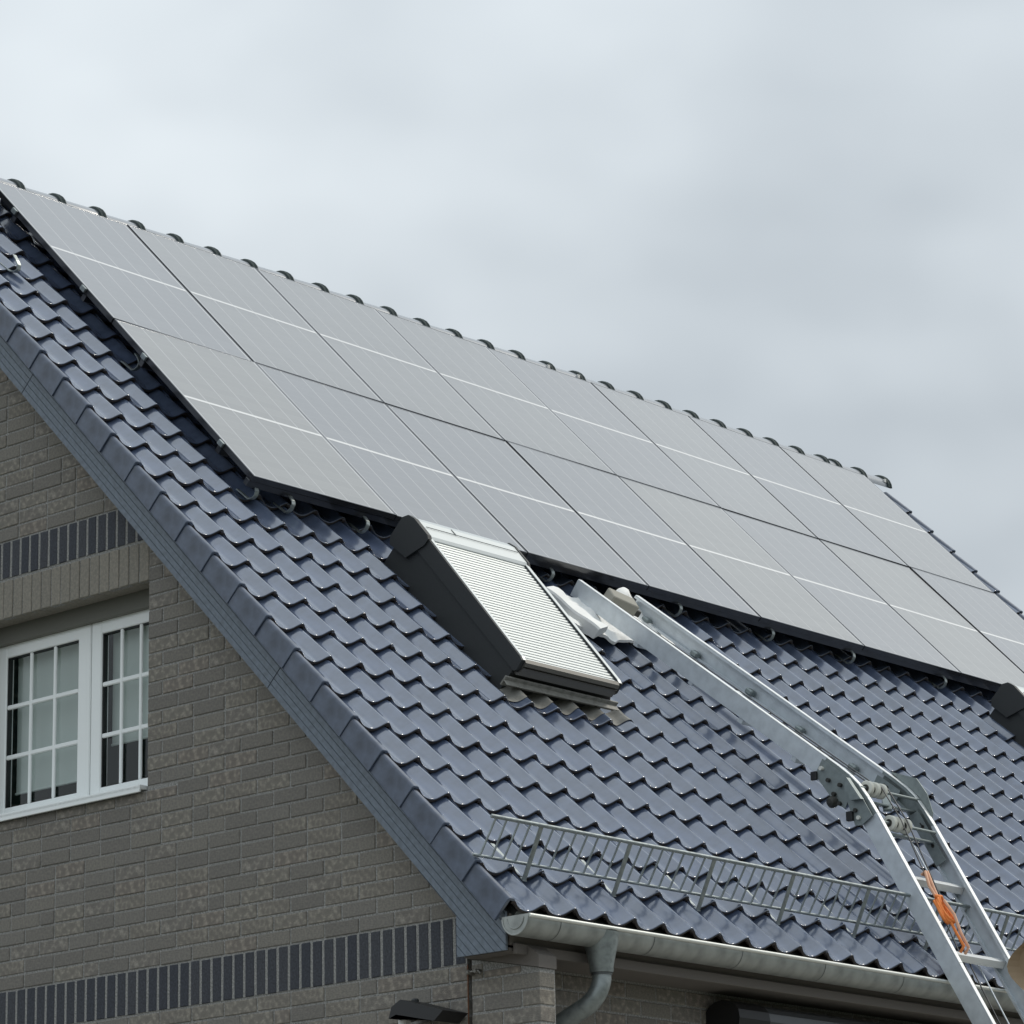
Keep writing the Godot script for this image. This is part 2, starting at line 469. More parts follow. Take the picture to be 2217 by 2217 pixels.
func gable(hs: Node3D):
	# mortar bed with the window opening left out
	var st := new_st()
	var y0 := EY + 0.955; var y1 := EY + 2.128; var zl := -4.28; var zr := -2.765
	var hr := -0.22; var xa := 0.1755; var xb := 0.206
	var zend := -0.462
	var apex_z := -7.33 * cos(TH)
	var back := 2.0 * apex_z - zend
	# right of the window, below the rake
	prism(st, [Vector2(zend, 0), Vector2(zend, rake_y(zend, hr)), Vector2(zr, rake_y(zr, hr)), Vector2(zr, 0)], xa, xb)
	prism(st, [Vector2(zr, 0), Vector2(zr, y0), Vector2(zl, y0), Vector2(zl, 0)], xa, xb)
	prism(st, [Vector2(zr, y1), Vector2(zr, rake_y(zr, hr)), Vector2(zl, rake_y(zl, hr)), Vector2(zl, y1)], xa, xb)
	prism(st, [Vector2(zl, 0), Vector2(zl, rake_y(zl, hr)), Vector2(apex_z, rake_y(apex_z, hr)), Vector2(apex_z, 0)], xa, xb)
	prism(st, [Vector2(apex_z, 0), Vector2(apex_z, rake_y(apex_z, hr)), Vector2(back, rake_y(back, hr)), Vector2(back, 0)], xa, xb)
	var wall := put("gable_wall", st, M.mortar, hs)
	# the soldier bands are pointed nearly flush
	for band in [[EY - 0.2394, EY - 0.011, zend], [EY + 2.366, EY + 2.580, -2.3]]:
		st = new_st()
		var zt: float = band[2]
		if band[2] < -1.0: zt = -(band[1] - EY + 0.11 / cos(TH)) / tan(TH)
		prism(st, [Vector2(zt, band[0]), Vector2(zt, band[1]), Vector2(-10.2 - zt, band[1]), Vector2(-10.2 - zt, band[0])], 0.1722, 0.1765)
		put("band_pointing", st, M.mortar, hs)
	# reveal: bricked jambs and head
	st = new_st()
	var dx := 0.36
	box(st, Vector3((xb + dx) * 0.5, (y0 + y1) * 0.5, zr + 0.06), Vector3(dx - xb, y1 - y0 + 0.2, 0.12))
	box(st, Vector3((xb + dx) * 0.5, (y0 + y1) * 0.5, zl - 0.06), Vector3(dx - xb, y1 - y0 + 0.2, 0.12))
	put("window_jamb", st, M.brick1, hs)
	st = new_st()
	box(st, Vector3((0.30 + 0.178) * 0.5 , y1 + 0.05, (zl + zr) * 0.5), Vector3(0.30 - 0.178, 0.10 - 0.002, zr - zl - 0.004))
	put("window_head", st, M.lintel0, hs)
	st = new_st()
	box(st, Vector3(0.345, y1 - 0.02, (zl + zr) * 0.5), Vector3(0.07, 0.16, zr - zl - 0.006), 0.004)
	put("shutter_box", st, M.shutter_box, hs)
	# bricks: courses from below the lower band up to the rake
	var spots := []   # [center, size, kind]
	var g := 0.011
	for k in range(-16, 64):
		var y := EY + k * CO
		var upper: bool = k >= 29
		if upper: y = EY + 2.590 + (k - 29) * CO
		if k < 0: y = EY - 0.2394 + (k + 0) * CO
		var off := (0.0 if k % 2 == 0 else 0.122) + rng.randf_range(-0.012, 0.012)
		var z := -0.462 - off
		if off > 0.06: z = -0.462
		var first := true
		while z > -9.6:
			var bl := BL
			if first and k % 2 != 0: bl = 0.122
			elif rng.randf() < 0.05: bl = 0.122
			if first and k % 2 == 0: z = -0.462
			first = false
			var za := z; var zb := z - bl + g
			z -= bl
			var ya := y; var yb := y + CO - g
			if minf(rake_y(za, -0.11), rake_y(zb, -0.11)) < yb: continue
			# clip at the window
			if ya < y0 - 0.03 and yb > y0 - 0.006 and za > zl and zb < zr: yb = y0 - 0.006
			if yb > y0 and ya < y1 + 0.23 and not upper:
				if yb > y0 and ya < y1 - 0.01 or (ya >= y1 - 0.06):
					if za > zl and zb < zr:
						if zb < zr and za > zr: zb = zr + 0.0; 
						elif za > zl and zb < zl: za = zl
						else: continue
						if za - zb < 0.03: continue
			spots.append([Vector3(GX + 0.048, (ya + yb) * 0.5, (za + zb) * 0.5), Vector3(0.096, yb - ya, za - zb), "brick"])
	# dark soldier bands and the light lintel
	for band in [[EY - 0.2394, 0.2284, -0.462, -9.6, "soldier_brick"], [EY + 2.366, 0.214, -2.3, -7.9, "soldier_brick"], [EY + 2.128, 0.222, -2.765, -4.28, "lintel_brick"]]:
		var z: float = band[2]
		while z > band[3]:
			var w := 0.0817
			var yc: float = band[0] + band[1] * 0.5
			if minf(rake_y(z, -0.11), rake_y(z - w, -0.11)) > band[0] + band[1]:
				spots.append([Vector3(GX + 0.0455, yc, z - w * 0.5), Vector3(0.092, band[1], w - (0.016 if band[4] == "soldier_brick" else 0.008)), band[4]])
			z -= w
	# the individuals: what the photograph shows, nearest first
	var seen := []; var rest := []
	for s in spots:
		if in_view(s[0], 1.02) and rake_y(s[0].z, -0.33) > s[0].y: seen.append(s)
		else: rest.append(s)
	seen.sort_custom(func(a, b): return a[0].distance_squared_to(CAM) < b[0].distance_squared_to(CAM))
	var cache := {}; var count := {}
	for s in seen:
		count[s[2]] = count.get(s[2], 0) + 1
		if count[s[2]] > 300: rest.append(s); continue
		lay(s, cache, wall)
	print("bricks ", count)
	var bst := {}
	for s in rest:
		var key: String = "brick%d" % rng.randi_range(0, 7)
		if s[2] == "soldier_brick": key = "dark%d" % rng.randi_range(0, 2)
		if s[2] == "lintel_brick": key = "lintel0"
		if not bst.has(key): bst[key] = new_st()
		box(bst[key], s[0], s[1], 0.003)
	for key in bst:
		var o := put("brickwork", bst[key], M[key], hs); o.set_meta("kind", "stuff")

func lay(s: Array, cache: Dictionary, wall: Node):
	var key := "%.3f_%.3f" % [s[1].y, s[1].z]
	if not cache.has(key):
		var st := new_st(); box(st, Vector3.ZERO, s[1], 0.0035); cache[key] = commit(st)
	var m: Material
	if s[2] == "soldier_brick": m = M["dark%d" % rng.randi_range(0, 2)]
	elif s[2] == "lintel_brick": m = M["lintel%d" % rng.randi_range(0, 2)]
	else: m = M["brick%d" % rng.randi_range(0, 7)]
	var w := 0.25 if s[2] == "soldier_brick" else 1.0
	var b := Basis.from_euler(Vector3(rng.randf_range(-0.006, 0.006), rng.randf_range(-0.01, 0.01) * w, rng.randf_range(-0.012, 0.012) * w))
	if rng.randf() < 0.5: b = b * Basis(Vector3.RIGHT, PI)
	part(s[2], cache[key], m, wall, Transform3D(b, s[0] + Vector3(rng.randf_range(-0.002, 0.0016) * w, rng.randf_range(-0.001, 0.001), 0)))

func pier_top(z: float) -> float: return EY - 0.222 - 0.20 * (z + 0.44)   # lower edge of the dark cheek board over the pier

func corner(hs: Node3D):
	# the strip of wall beyond the movement joint, closed above by a dark cheek board
	var st := new_st()
	var za := -0.433; var zb := 0.005
	prism(st, [Vector2(za, 0), Vector2(zb - 0.004, 0), Vector2(zb - 0.004, pier_top(zb)), Vector2(za, pier_top(za))], 0.1745, 0.285)
	var w1 := put("corner_wall", st, M.mortar, hs)
	st = new_st()
	box(st, Vector3(0.1745, EY * 0.5 - 0.12, -0.4600), Vector3(0.005, EY - 0.25, 0.004))
	put("joint_edge", st, M.rust, hs)
	st = new_st()
	box(st, Vector3(0.24, EY * 0.5 - 0.12, -0.445), Vector3(0.02, EY - 0.25, 0.05))
	put("joint_membrane", st, M.membrane, hs)
	st = new_st()
	prism(st, [Vector2(za - 0.03, EY - 0.20), Vector2(za - 0.03, pier_top(za - 0.03) + 0.002), Vector2(zb + 0.004, pier_top(zb + 0.004) + 0.002), Vector2(zb + 0.004, EY - 0.25), Vector2(-0.06, EY - 0.20)], 0.160, 0.29)
	put("eave_cheek", st, M.soffit, hs)
	var pz := -0.376; var px := 0.29
	st = new_st()
	box(st, Vector3((px + 10.45) * 0.5, (EY + 0.08) * 0.5, pz - 0.06), Vector3(10.45 - px, EY + 0.08, 0.112))
	var w2 := put("eave_wall", st, M.mortar, hs)
	var cache := {}
	var rest := new_st()
	for k in range(-20, 0):
		var y := EY - 0.2394 + k * CO
		var odd: bool = k % 2 != 0
		var z := zb
		var first := true
		while z > za + 0.02:
			var bl := 0.122 if (first and odd) else BL
			first = false
			var zc := maxf(z - bl + 0.011, za)
			var yt := minf(y + CO - 0.011, pier_top(z) - 0.002)
			var sp := [Vector3(GX + 0.055, (y + yt) * 0.5, (z + zc) * 0.5), Vector3(0.11, yt - y, z - zc), "brick"]
			z -= bl
			if yt - y < 0.015: continue
			if in_view(sp[0]): lay(sp, cache, w1)
			else: box(rest, sp[0], sp[1], 0.003)
		var x := px + 0.011 + (0.0 if odd else 0.12)
		while x < 9.9:
			var c := Vector3(x + (BL - 0.011) * 0.5, y + CO * 0.5, pz - 0.048)
			var sz := Vector3(BL - 0.011, CO - 0.011, 0.096)
			if in_view(c):
				if not cache.has("side"):
					var s2 := new_st(); box(s2, Vector3.ZERO, sz, 0.0035); cache["side"] = commit(s2)
				part("brick", cache["side"], M["brick%d" % rng.randi_range(0, 7)], w2, Transform3D(Basis.IDENTITY, c))
			else: box(rest, c, sz, 0.003)
			x += BL
	put("brickwork", rest, M.brick4, hs).set_meta("kind", "stuff")
	# right gable and back, plain (out of sight)
	st = new_st()
	var az := -7.33 * cos(TH)
	prism(st, [Vector2(pz - 0.12, 0), Vector2(pz - 0.12, rake_y(pz, -0.3)), Vector2(az, rake_y(az, -0.3)), Vector2(2 * az - pz, rake_y(pz, -0.3)), Vector2(2 * az - pz, 0)], 10.3, 10.45)
	box(st, Vector3(5.4, EY * 0.5, 2 * az - pz + 0.1), Vector3(9.6, EY, 0.2))
	put("far_wall", st, M.brick1, hs)
	# small wall fitting under the soffit
	st = new_st()
	px = GX
	for z in [-0.425, -0.375]:
		lathe(st, [Vector2(0.0, -0.02), Vector2(0.013, -0.02), Vector2(0.013, 0.02), Vector2(0.008, 0.03), Vector2(0.0, 0.03)], Vector3(px - 0.012, EY - 0.290, z), Vector3.LEFT, 10)
	tube(st, [Vector3(px - 0.03, EY - 0.290, -0.43), Vector3(px - 0.03, EY - 0.290, -0.36), Vector3(px - 0.03, EY - 0.305, -0.345)], 0.006, 8)
	put("wall_fitting", st, M.sky_mid, hs)

func eave_box(hs: Node3D):
	var st := new_st()
	var ys := EY - 0.232
	box(st, Vector3(5.36, ys + 0.008, -0.235), Vector3(10.6, 0.016, 0.29))
	put("soffit", st, M.soffit, hs)
	st = new_st()
	box(st, Vector3(5.36, ys + 0.012, -0.0725), Vector3(10.56, 0.05, 0.022), 0.003)
	put("soffit_rail", st, M.soffit_edge, hs)
	st = new_st()
	box(st, Vector3(5.36, ys + 0.105, -0.095), Vector3(10.6, 0.15, 0.02))
	put("fascia", st, M.soffit, hs)
	st = new_st()
	box(st, Vector3(5.36, ys + 0.17, -0.372), Vector3(10.4, 0.30, 0.016))
	put("soffit_back", st, M.soffit, hs)

func barge(hs: Node3D):
	# profiled verge boards: long narrow strips with open grooves, cut level and plumb at the foot
	var x0 := 0.026; var th := 0.014
	var hb := -0.302; var ht := -0.10
	var n := 6; var step := (ht - hb) / n
	var z_of := func(s: float, h: float) -> Vector2: return Vector2(-s * cos(TH) + h * sin(TH), EY + s * sin(TH) + h * cos(TH))
	var foot := PackedVector2Array([Vector2(-0.396, EY - 0.232), Vector2(-0.08, EY - 0.232), Vector2(-0.08, EY - 0.045), z_of.call(0.2, ht), z_of.call(2.12, ht), z_of.call(2.12, hb), Vector2(-0.396, EY - 0.0315)])
	var upper := PackedVector2Array([z_of.call(2.126, hb), z_of.call(2.126, ht), z_of.call(5.0, ht), z_of.call(5.0, hb)])
	var top := PackedVector2Array([z_of.call(5.006, hb), z_of.call(5.006, ht), z_of.call(7.42, ht), z_of.call(7.42, hb)])
	var st: SurfaceTool
	for outline in [foot, upper, top]:
		st = new_st()
		for k in range(-12, n):
			var ha: float = hb + k * step; var hbb: float = ha + step - 0.0035
			var strip := PackedVector2Array([z_of.call(-1.5, ha), z_of.call(-1.5, hbb), z_of.call(8.5, hbb), z_of.call(8.5, ha)])
			for piece in Geometry2D.intersect_polygons(outline, strip): tri_prism(st, piece, x0, x0 + th)
		for piece in Geometry2D.offset_polygon(outline, -0.0035): tri_prism(st, piece, x0 + 0.0045, x0 + th + 0.004)
		put("verge_board", st, M.board, hs)
	# underside of the overhang between board and wall
	st = new_st()
	prism(st, [z_of.call(0.30, hb + 0.012), z_of.call(0.30, hb + 0.03), z_of.call(7.3, hb + 0.03), z_of.call(7.3, hb + 0.012)], x0 + th + 0.005, GX + 0.03)
	put("verge_soffit", st, M.board, hs)

# tile profile across its width: (t, h)
const PROF := [[0.0, -0.009], [0.06, -0.006], [0.12, -0.012], [0.19, -0.024], [0.27, -0.0355], [0.36, -0.0445], [0.46, -0.0500], [0.54, -0.0525], [0.62, -0.0530], [0.69, -0.0505], [0.76, -0.0435], [0.82, -0.0325], [0.88, -0.0190], [0.93, -0.0075], [0.97, -0.001], [1.01, 0.001], [1.05, -0.001], [1.08, -0.006], [1.10, -0.014], [1.106, -0.024]]

func tile_mesh(glaze: Material) -> ArrayMesh:
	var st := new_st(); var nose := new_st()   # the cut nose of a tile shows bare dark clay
	var n := PROF.size()
	var drop := 0.031 / TS
	var long := TS + 0.05
	var rows := [[0.0, -0.018], [0.0, -0.0035], [-0.0025, -0.0008], [-0.007, 0.0], [-long, 0.0]]  # z, dh
	var nrm := []
	for i in n:
		var a = PROF[max(i - 1, 0)]; var b = PROF[min(i + 1, n - 1)]
		nrm.append(Vector3(-(b[1] - a[1]), (b[0] - a[0]) * TU, 0).normalized())
	for i in n - 1:
		for r in rows.size() - 1:
			var p := []; var nn := []
			for q in [[i, r], [i + 1, r], [i + 1, r + 1], [i, r + 1]]:
				var z: float = rows[q[1]][0]
				p.append(Vector3(PROF[q[0]][0] * TU, PROF[q[0]][1] + rows[q[1]][1] + z * drop * (1.0 if q[1] > 2 else 0.0), z))
				var up: Vector3 = (nrm[q[0]] + Vector3(0, 0, -drop)).normalized()
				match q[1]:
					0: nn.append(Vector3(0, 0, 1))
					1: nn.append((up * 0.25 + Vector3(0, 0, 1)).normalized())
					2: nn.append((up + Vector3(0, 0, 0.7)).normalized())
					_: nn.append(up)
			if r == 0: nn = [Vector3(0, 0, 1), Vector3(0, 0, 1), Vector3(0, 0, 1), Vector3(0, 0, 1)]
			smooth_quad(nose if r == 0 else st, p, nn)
	# lip side and underside of the nose
	var e = PROF[n - 1]
	face(st, [Vector3(e[0] * TU, e[1], 0), Vector3(e[0] * TU, e[1], -long), Vector3(e[0] * TU, e[1] - 0.012, -long), Vector3(e[0] * TU, e[1] - 0.012, 0)], Vector3.RIGHT)
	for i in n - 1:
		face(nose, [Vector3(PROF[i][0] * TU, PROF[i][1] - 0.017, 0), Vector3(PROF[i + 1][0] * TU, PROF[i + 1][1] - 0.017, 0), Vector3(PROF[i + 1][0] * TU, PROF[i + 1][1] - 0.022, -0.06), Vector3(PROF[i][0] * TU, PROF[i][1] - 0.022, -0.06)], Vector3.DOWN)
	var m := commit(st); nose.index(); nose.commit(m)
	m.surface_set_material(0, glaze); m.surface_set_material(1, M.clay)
	return m

func verge_mesh(flip := false) -> ArrayMesh:
	var st := new_st()
	var pr := [Vector2(-0.036, -0.137), Vector2(-0.036, -0.016), Vector2(-0.033, -0.006), Vector2(-0.026, -0.001), Vector2(-0.012, 0.0), Vector2(0.0, -0.0005), Vector2(0.010, -0.004), Vector2(0.018, -0.012), Vector2(0.024, -0.024)]
	var long := TS + 0.03; var drop := 0.020 / TS
	for i in pr.size() - 1:
		var na := prof_n(pr, i); var nb := prof_n(pr, i + 1)
		if i == 0: na = Vector3(-1, 0, 0); nb = Vector3(-1, 0.05, 0).normalized()
		var A: Vector2 = pr[i]; var B: Vector2 = pr[i + 1]
		smooth_quad(st, [Vector3(A.x, A.y, -0.003), Vector3(B.x, B.y, -0.003), Vector3(B.x * 0.75, B.y - long * drop, -long), Vector3(A.x * 0.75, A.y - (long * drop if i > 0 else 0.0), -long)], [na, nb, nb, na])
		# front edge: small chamfer, then the thickness
		var mid := Vector2(-0.004, -0.02)
		var Ai := A.move_toward(mid, 0.003); var Bi := B.move_toward(mid, 0.003)
		face(st, [Vector3(A.x, A.y, -0.003), Vector3(B.x, B.y, -0.003), Vector3(Bi.x, Bi.y, 0), Vector3(Ai.x, Ai.y, 0)], na + Vector3(0, 0, 1))
		var Ao := A.move_toward(mid, 0.017); var Bo := B.move_toward(mid, 0.017)
		if i == 0: Ao = Vector2(A.x + 0.017, A.y)
		face(st, [Vector3(Ai.x, Ai.y, 0), Vector3(Bi.x, Bi.y, 0), Vector3(Bo.x, Bo.y, 0), Vector3(Ao.x, Ao.y, 0)], Vector3(0, 0, 1))
	# underside of the flap
	face(st, [Vector3(-0.036, -0.137, -0.003), Vector3(-0.018, -0.137, -0.003), Vector3(-0.018, -0.137, -long), Vector3(-0.030, -0.137, -long)], Vector3.DOWN)
	return commit(st)

func prof_n(pr: Array, i: int) -> Vector3:
	var d: Vector2 = pr[min(i + 1, pr.size() - 1)] - pr[max(i - 1, 0)]
	return Vector3(-d.y, d.x, 0).normalized()

func roof(hs: Node3D):
	# boarding and underlay
	var st := new_st()
	box(st, Vector3(5.33, -0.15, -3.66), Vector3(10.5, 0.10, 7.3))
	var rf := put("roof", st, M.deck, hs, RF)
	st = new_st()
	var az := -7.33 * cos(TH)
	var ay := EY + 7.33 * sin(TH)
	bar(st, Vector3(5.33, ay - 0.08, az - 0.02), Vector3(5.33, EY - 0.08, 2 * az), 10.7, 0.1, Vector3(0, 0.7, -0.7))
	put("back_slope", st, M.verge, hs)
	var tm := []
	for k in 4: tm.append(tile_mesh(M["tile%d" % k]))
	var vm := verge_mesh()
	var spots := []
	for k in ROWS:
		for j in COLS:
			var u := j * TU; var s := k * TS
			var hidden: bool = (u > 0.85 and u < 10.1 and s > 3.95) or (u > 1.75 and u < 2.5 and s > 2.25 and s < 3.6)
			spots.append([u, s, hidden])
	var seen := []; var rest := []
	for q in spots:
		var c := rp(q[0] + 0.12, q[1] + 0.12, -0.02)
		if not q[2] and in_view(c): seen.append(q)
		else: rest.append(q)
	seen.sort_custom(func(a, b): return rp(a[0], a[1], 0).distance_squared_to(CAM) < rp(b[0], b[1], 0).distance_squared_to(CAM))
	print("tiles in view ", seen.size())
	while seen.size() > 300: rest.append(seen.pop_back())
	for q in seen:
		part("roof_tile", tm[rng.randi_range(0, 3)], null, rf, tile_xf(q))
	for k in 4:
		var glaze := new_st(); var clay := new_st()
		for i in range(k, rest.size(), 4):
			var xf := tile_xf(rest[i])
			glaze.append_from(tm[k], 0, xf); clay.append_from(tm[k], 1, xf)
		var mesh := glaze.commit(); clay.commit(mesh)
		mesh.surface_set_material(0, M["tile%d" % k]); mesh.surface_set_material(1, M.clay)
		var o := part("tiling", mesh, null, hs, RF); o.set_meta("kind", "stuff")
	for k in ROWS:
		var xf := Transform3D(Basis.from_euler(Vector3(rng.randf_range(-0.004, 0.004), rng.randf_range(-0.003, 0.003), rng.randf_range(-0.012, 0.012))), Vector3(rng.randf_range(-0.0015, 0.0015), 0.002, -k * TS + rng.randf_range(-0.002, 0.002)))
		part("verge_tile", vm, M.verge, rf, xf)
		# the far verge is the same tile mirrored
		part("far_verge_tile", vm, M.verge, rf, Transform3D(Basis(Vector3(-1, 0, 0), Vector3(0, 1, 0), Vector3(0, 0, 1)), Vector3(COLS * TU + 0.02, 0.012, -k * TS)))
	# bird comb and tilting fillet under the eave tiles
	st = new_st()
	box(st, Vector3(5.33, -0.085, 0.0 - 0.03), Vector3(10.5, 0.03, 0.05))
	put("eave_comb", st, M.zinc_dark, hs, RF)

func tile_xf(q: Array) -> Transform3D:
	var b := Basis.from_euler(Vector3(rng.randf_range(-0.005, 0.005), rng.randf_range(-0.006, 0.006), rng.randf_range(-0.010, 0.010)))
	return Transform3D(b, Vector3(q[0] + rng.randf_range(-0.0015, 0.0015), rng.randf_range(-0.001, 0.0015), -q[1] + rng.randf_range(-0.003, 0.003)))

func ridge(hs: Node3D):
	var az := -7.33 * cos(TH); var ay := EY + 7.33 * sin(TH)
	var cap := new_st(); var l := 0.343
	var segs := 12
	# tapered half-round cap
	var sec := func(r: float, x: float) -> Array:
		var a := []
		for k in segs + 1:
			var t := PI * k / segs
			a.append(Vector3(x, sin(t) * r * 0.92 - 0.045, -cos(t) * r))
		return a
	var stations := [[0.0, 0.118], [0.30, 0.128], [0.345, 0.130]]
	for i in stations.size() - 1:
		var A: Array = sec.call(stations[i][1], stations[i][0]); var B: Array = sec.call(stations[i + 1][1], stations[i + 1][0])
		for k in segs:
			var n := []
			for q in [k, k + 1]:
				var t: float = PI * q / segs
				n.append(Vector3(0, sin(t), -cos(t)))
			smooth_quad(cap, [A[k], A[k + 1], B[k + 1], B[k]], [n[0], n[1], n[1], n[0]])
	var cm := commit(cap)
	# ribbed collar
	var col := new_st()
	var xs := [[0.0, 0.126], [0.0, 0.143], [0.010, 0.149], [0.017, 0.143], [0.022, 0.149], [0.030, 0.143], [0.035, 0.149], [0.044, 0.147], [0.046, 0.13]]
	for i in xs.size() - 1:
		var A: Array = sec.call(xs[i][1], xs[i][0]); var B: Array = sec.call(xs[i + 1][1], xs[i + 1][0])
		for k in segs:
			var t := PI * (k + 0.5) / segs
			var o := Vector3(-0.3 if i < 1 else (0.3 if i > 6 else 0.0), sin(t), -cos(t))
			if i == 0: o = Vector3(-1, 0, 0)
			face(col, [A[k], A[k + 1], B[k + 1], B[k]], o)
	var clm := commit(col)
	var clip := new_st()
	box(clip, Vector3(0.012, 0.012, 0.118), Vector3(0.03, 0.03, 0.012), 0.003)
	var clipm := commit(clip)
	var x := 0.06
	var i := 0
	while x < 10.36:
		var step := l
		if i == 27: step = 0.17
		var c := part("ridge_tile", cm, M.ridge, hs, Transform3D(Basis.IDENTITY, Vector3(x, ay + 0.02 + rng.randf_range(-0.003, 0.003), az)))
		part("collar", clm, M.collar, c, Transform3D(Basis.IDENTITY, Vector3(0.30, 0.0, 0)))
		if rng.randf() < 0.25: part("clip", clipm, M.white, c, Transform3D(Basis.IDENTITY, Vector3(0.27, 0, 0)))
		x += step; i += 1

func gutter(hs: Node3D):
	var st := new_st()
	var cy := EY - 0.095; var cz := 0.02; var r := 0.085; var xa := -0.012; var xb := 10.75
	var segs := 20
	for side in 2:
		var rr := r if side == 0 else r - 0.003
		for k in segs:
			var p := []; var n := []
			for q in [[k, xa], [k + 1, xa], [k + 1, xb], [k, xb]]:
				var t: float = PI + PI * q[0] / segs
				var d := Vector3(0, sin(t), cos(t))
				p.append(Vector3(q[1], cy, cz) + d * rr); n.append(d if side == 0 else -d)
			smooth_quad(st, p, n)
	var gt := put("gutter", st, M.zinc, hs)
	st = new_st()
	tube(st, [Vector3(xa, cy + 0.004, cz + r), Vector3(xb, cy + 0.004, cz + r)], 0.0105, 12)
	put("gutter_bead", st, M.bead, gt)
	# end cap: half disc with a raised ring
	st = new_st()
	var arc := [Vector2(cz - r, cy + 0.012)]
	for k in 17:
		var t := PI + PI * k / 16.0
		arc.append(Vector2(cz + cos(t) * r, cy + sin(t) * r))
	arc.append(Vector2(cz + r, cy + 0.012))
	prism(st, arc, xa - 0.003, xa - 0.0005)
	for ring in [[r - 0.004, 0.005], [r - 0.033, 0.0035]]:
		var pts := []
		for k in 21:
			var t := PI + PI * k / 20.0
			pts.append(Vector3(xa - 0.004, cy + sin(t) * ring[0], cz + cos(t) * ring[0]))
		tube(st, pts, ring[1], 8)
	put("gutter_end_cap", st, M.zinc, gt)
	# straps of the gutter brackets
	st = new_st()
	var x := 0.22
	while x < 10.6:
		var s2 := new_st()
		for k in segs:
			var p := []; var n := []
			for q in [[k, x - 0.0022], [k + 1, x - 0.0022], [k + 1, x + 0.0022], [k, x + 0.0022]]:
				var t: float = PI + PI * q[0] / segs
				var d := Vector3(0, sin(t), cos(t))
				p.append(Vector3(q[1], cy, cz) + d * (r + 0.0015)); n.append(d)
			smooth_quad(s2, p, n)
		put("gutter_strap", s2, M.zinc_dark, gt)
		x += 0.705
	# outlet funnel and downpipe
	st = new_st()
	var fx := 0.60; var fz := 0.03
	var rings := [[EY - 0.105, 0.088, 0.089], [EY - 0.15, 0.083, 0.088], [EY - 0.235, 0.066, 0.066], [EY - 0.275, 0.058, 0.058], [EY - 0.285, 0.060, 0.060], [EY - 0.30, 0.056, 0.056]]
	for i in rings.size() - 1:
		for k in 24:
			var p := []; var n := []
			for q in [[i, k], [i, k + 1], [i + 1, k + 1], [i + 1, k]]:
				var a: float = TAU * q[1] / 24
				var R = rings[q[0]]
				p.append(Vector3(fx + cos(a) * R[1], R[0], fz + sin(a) * R[2])); n.append(Vector3(cos(a), -0.2, sin(a)).normalized())
			smooth_quad(st, p, n)
	var dp := put("downpipe", st, M.galv, hs)
	st = new_st()
	var pts := []; var R0 := 0.15
	pts.append(Vector3(fx, EY - 0.27, fz)); pts.append(Vector3(fx, EY - 0.33, fz))
	for k in range(1, 11):
		var a := deg_to_rad(66.0) * k / 10.0
		pts.append(Vector3(fx - 0.004 * k, EY - 0.33 - sin(a) * R0, fz - (1.0 - cos(a)) * R0))
	var dir: Vector3 = (pts[-1] - pts[-2]).normalized()
	pts.append(pts[-1] + dir * 0.26)
	var wz := -0.30
	for k in range(1, 9):
		var a := deg_to_rad(66.0) * (1.0 - k / 8.0)
		pts.append(pts[-1] + Vector3(0, -cos(a), -sin(a)).normalized() * 0.02)
	pts.append(Vector3(pts[-1].x, 0.05, pts[-1].z))
	tube(st, pts, 0.047, 18)
	put("pipe", st, M.galv, dp)
	st = new_st()
	tube(st, [Vector3(fx, EY - 0.288, fz), Vector3(fx, EY - 0.312, fz)], 0.0515, 18)
	put("pipe_socket", st, M.zinc_dark, dp)

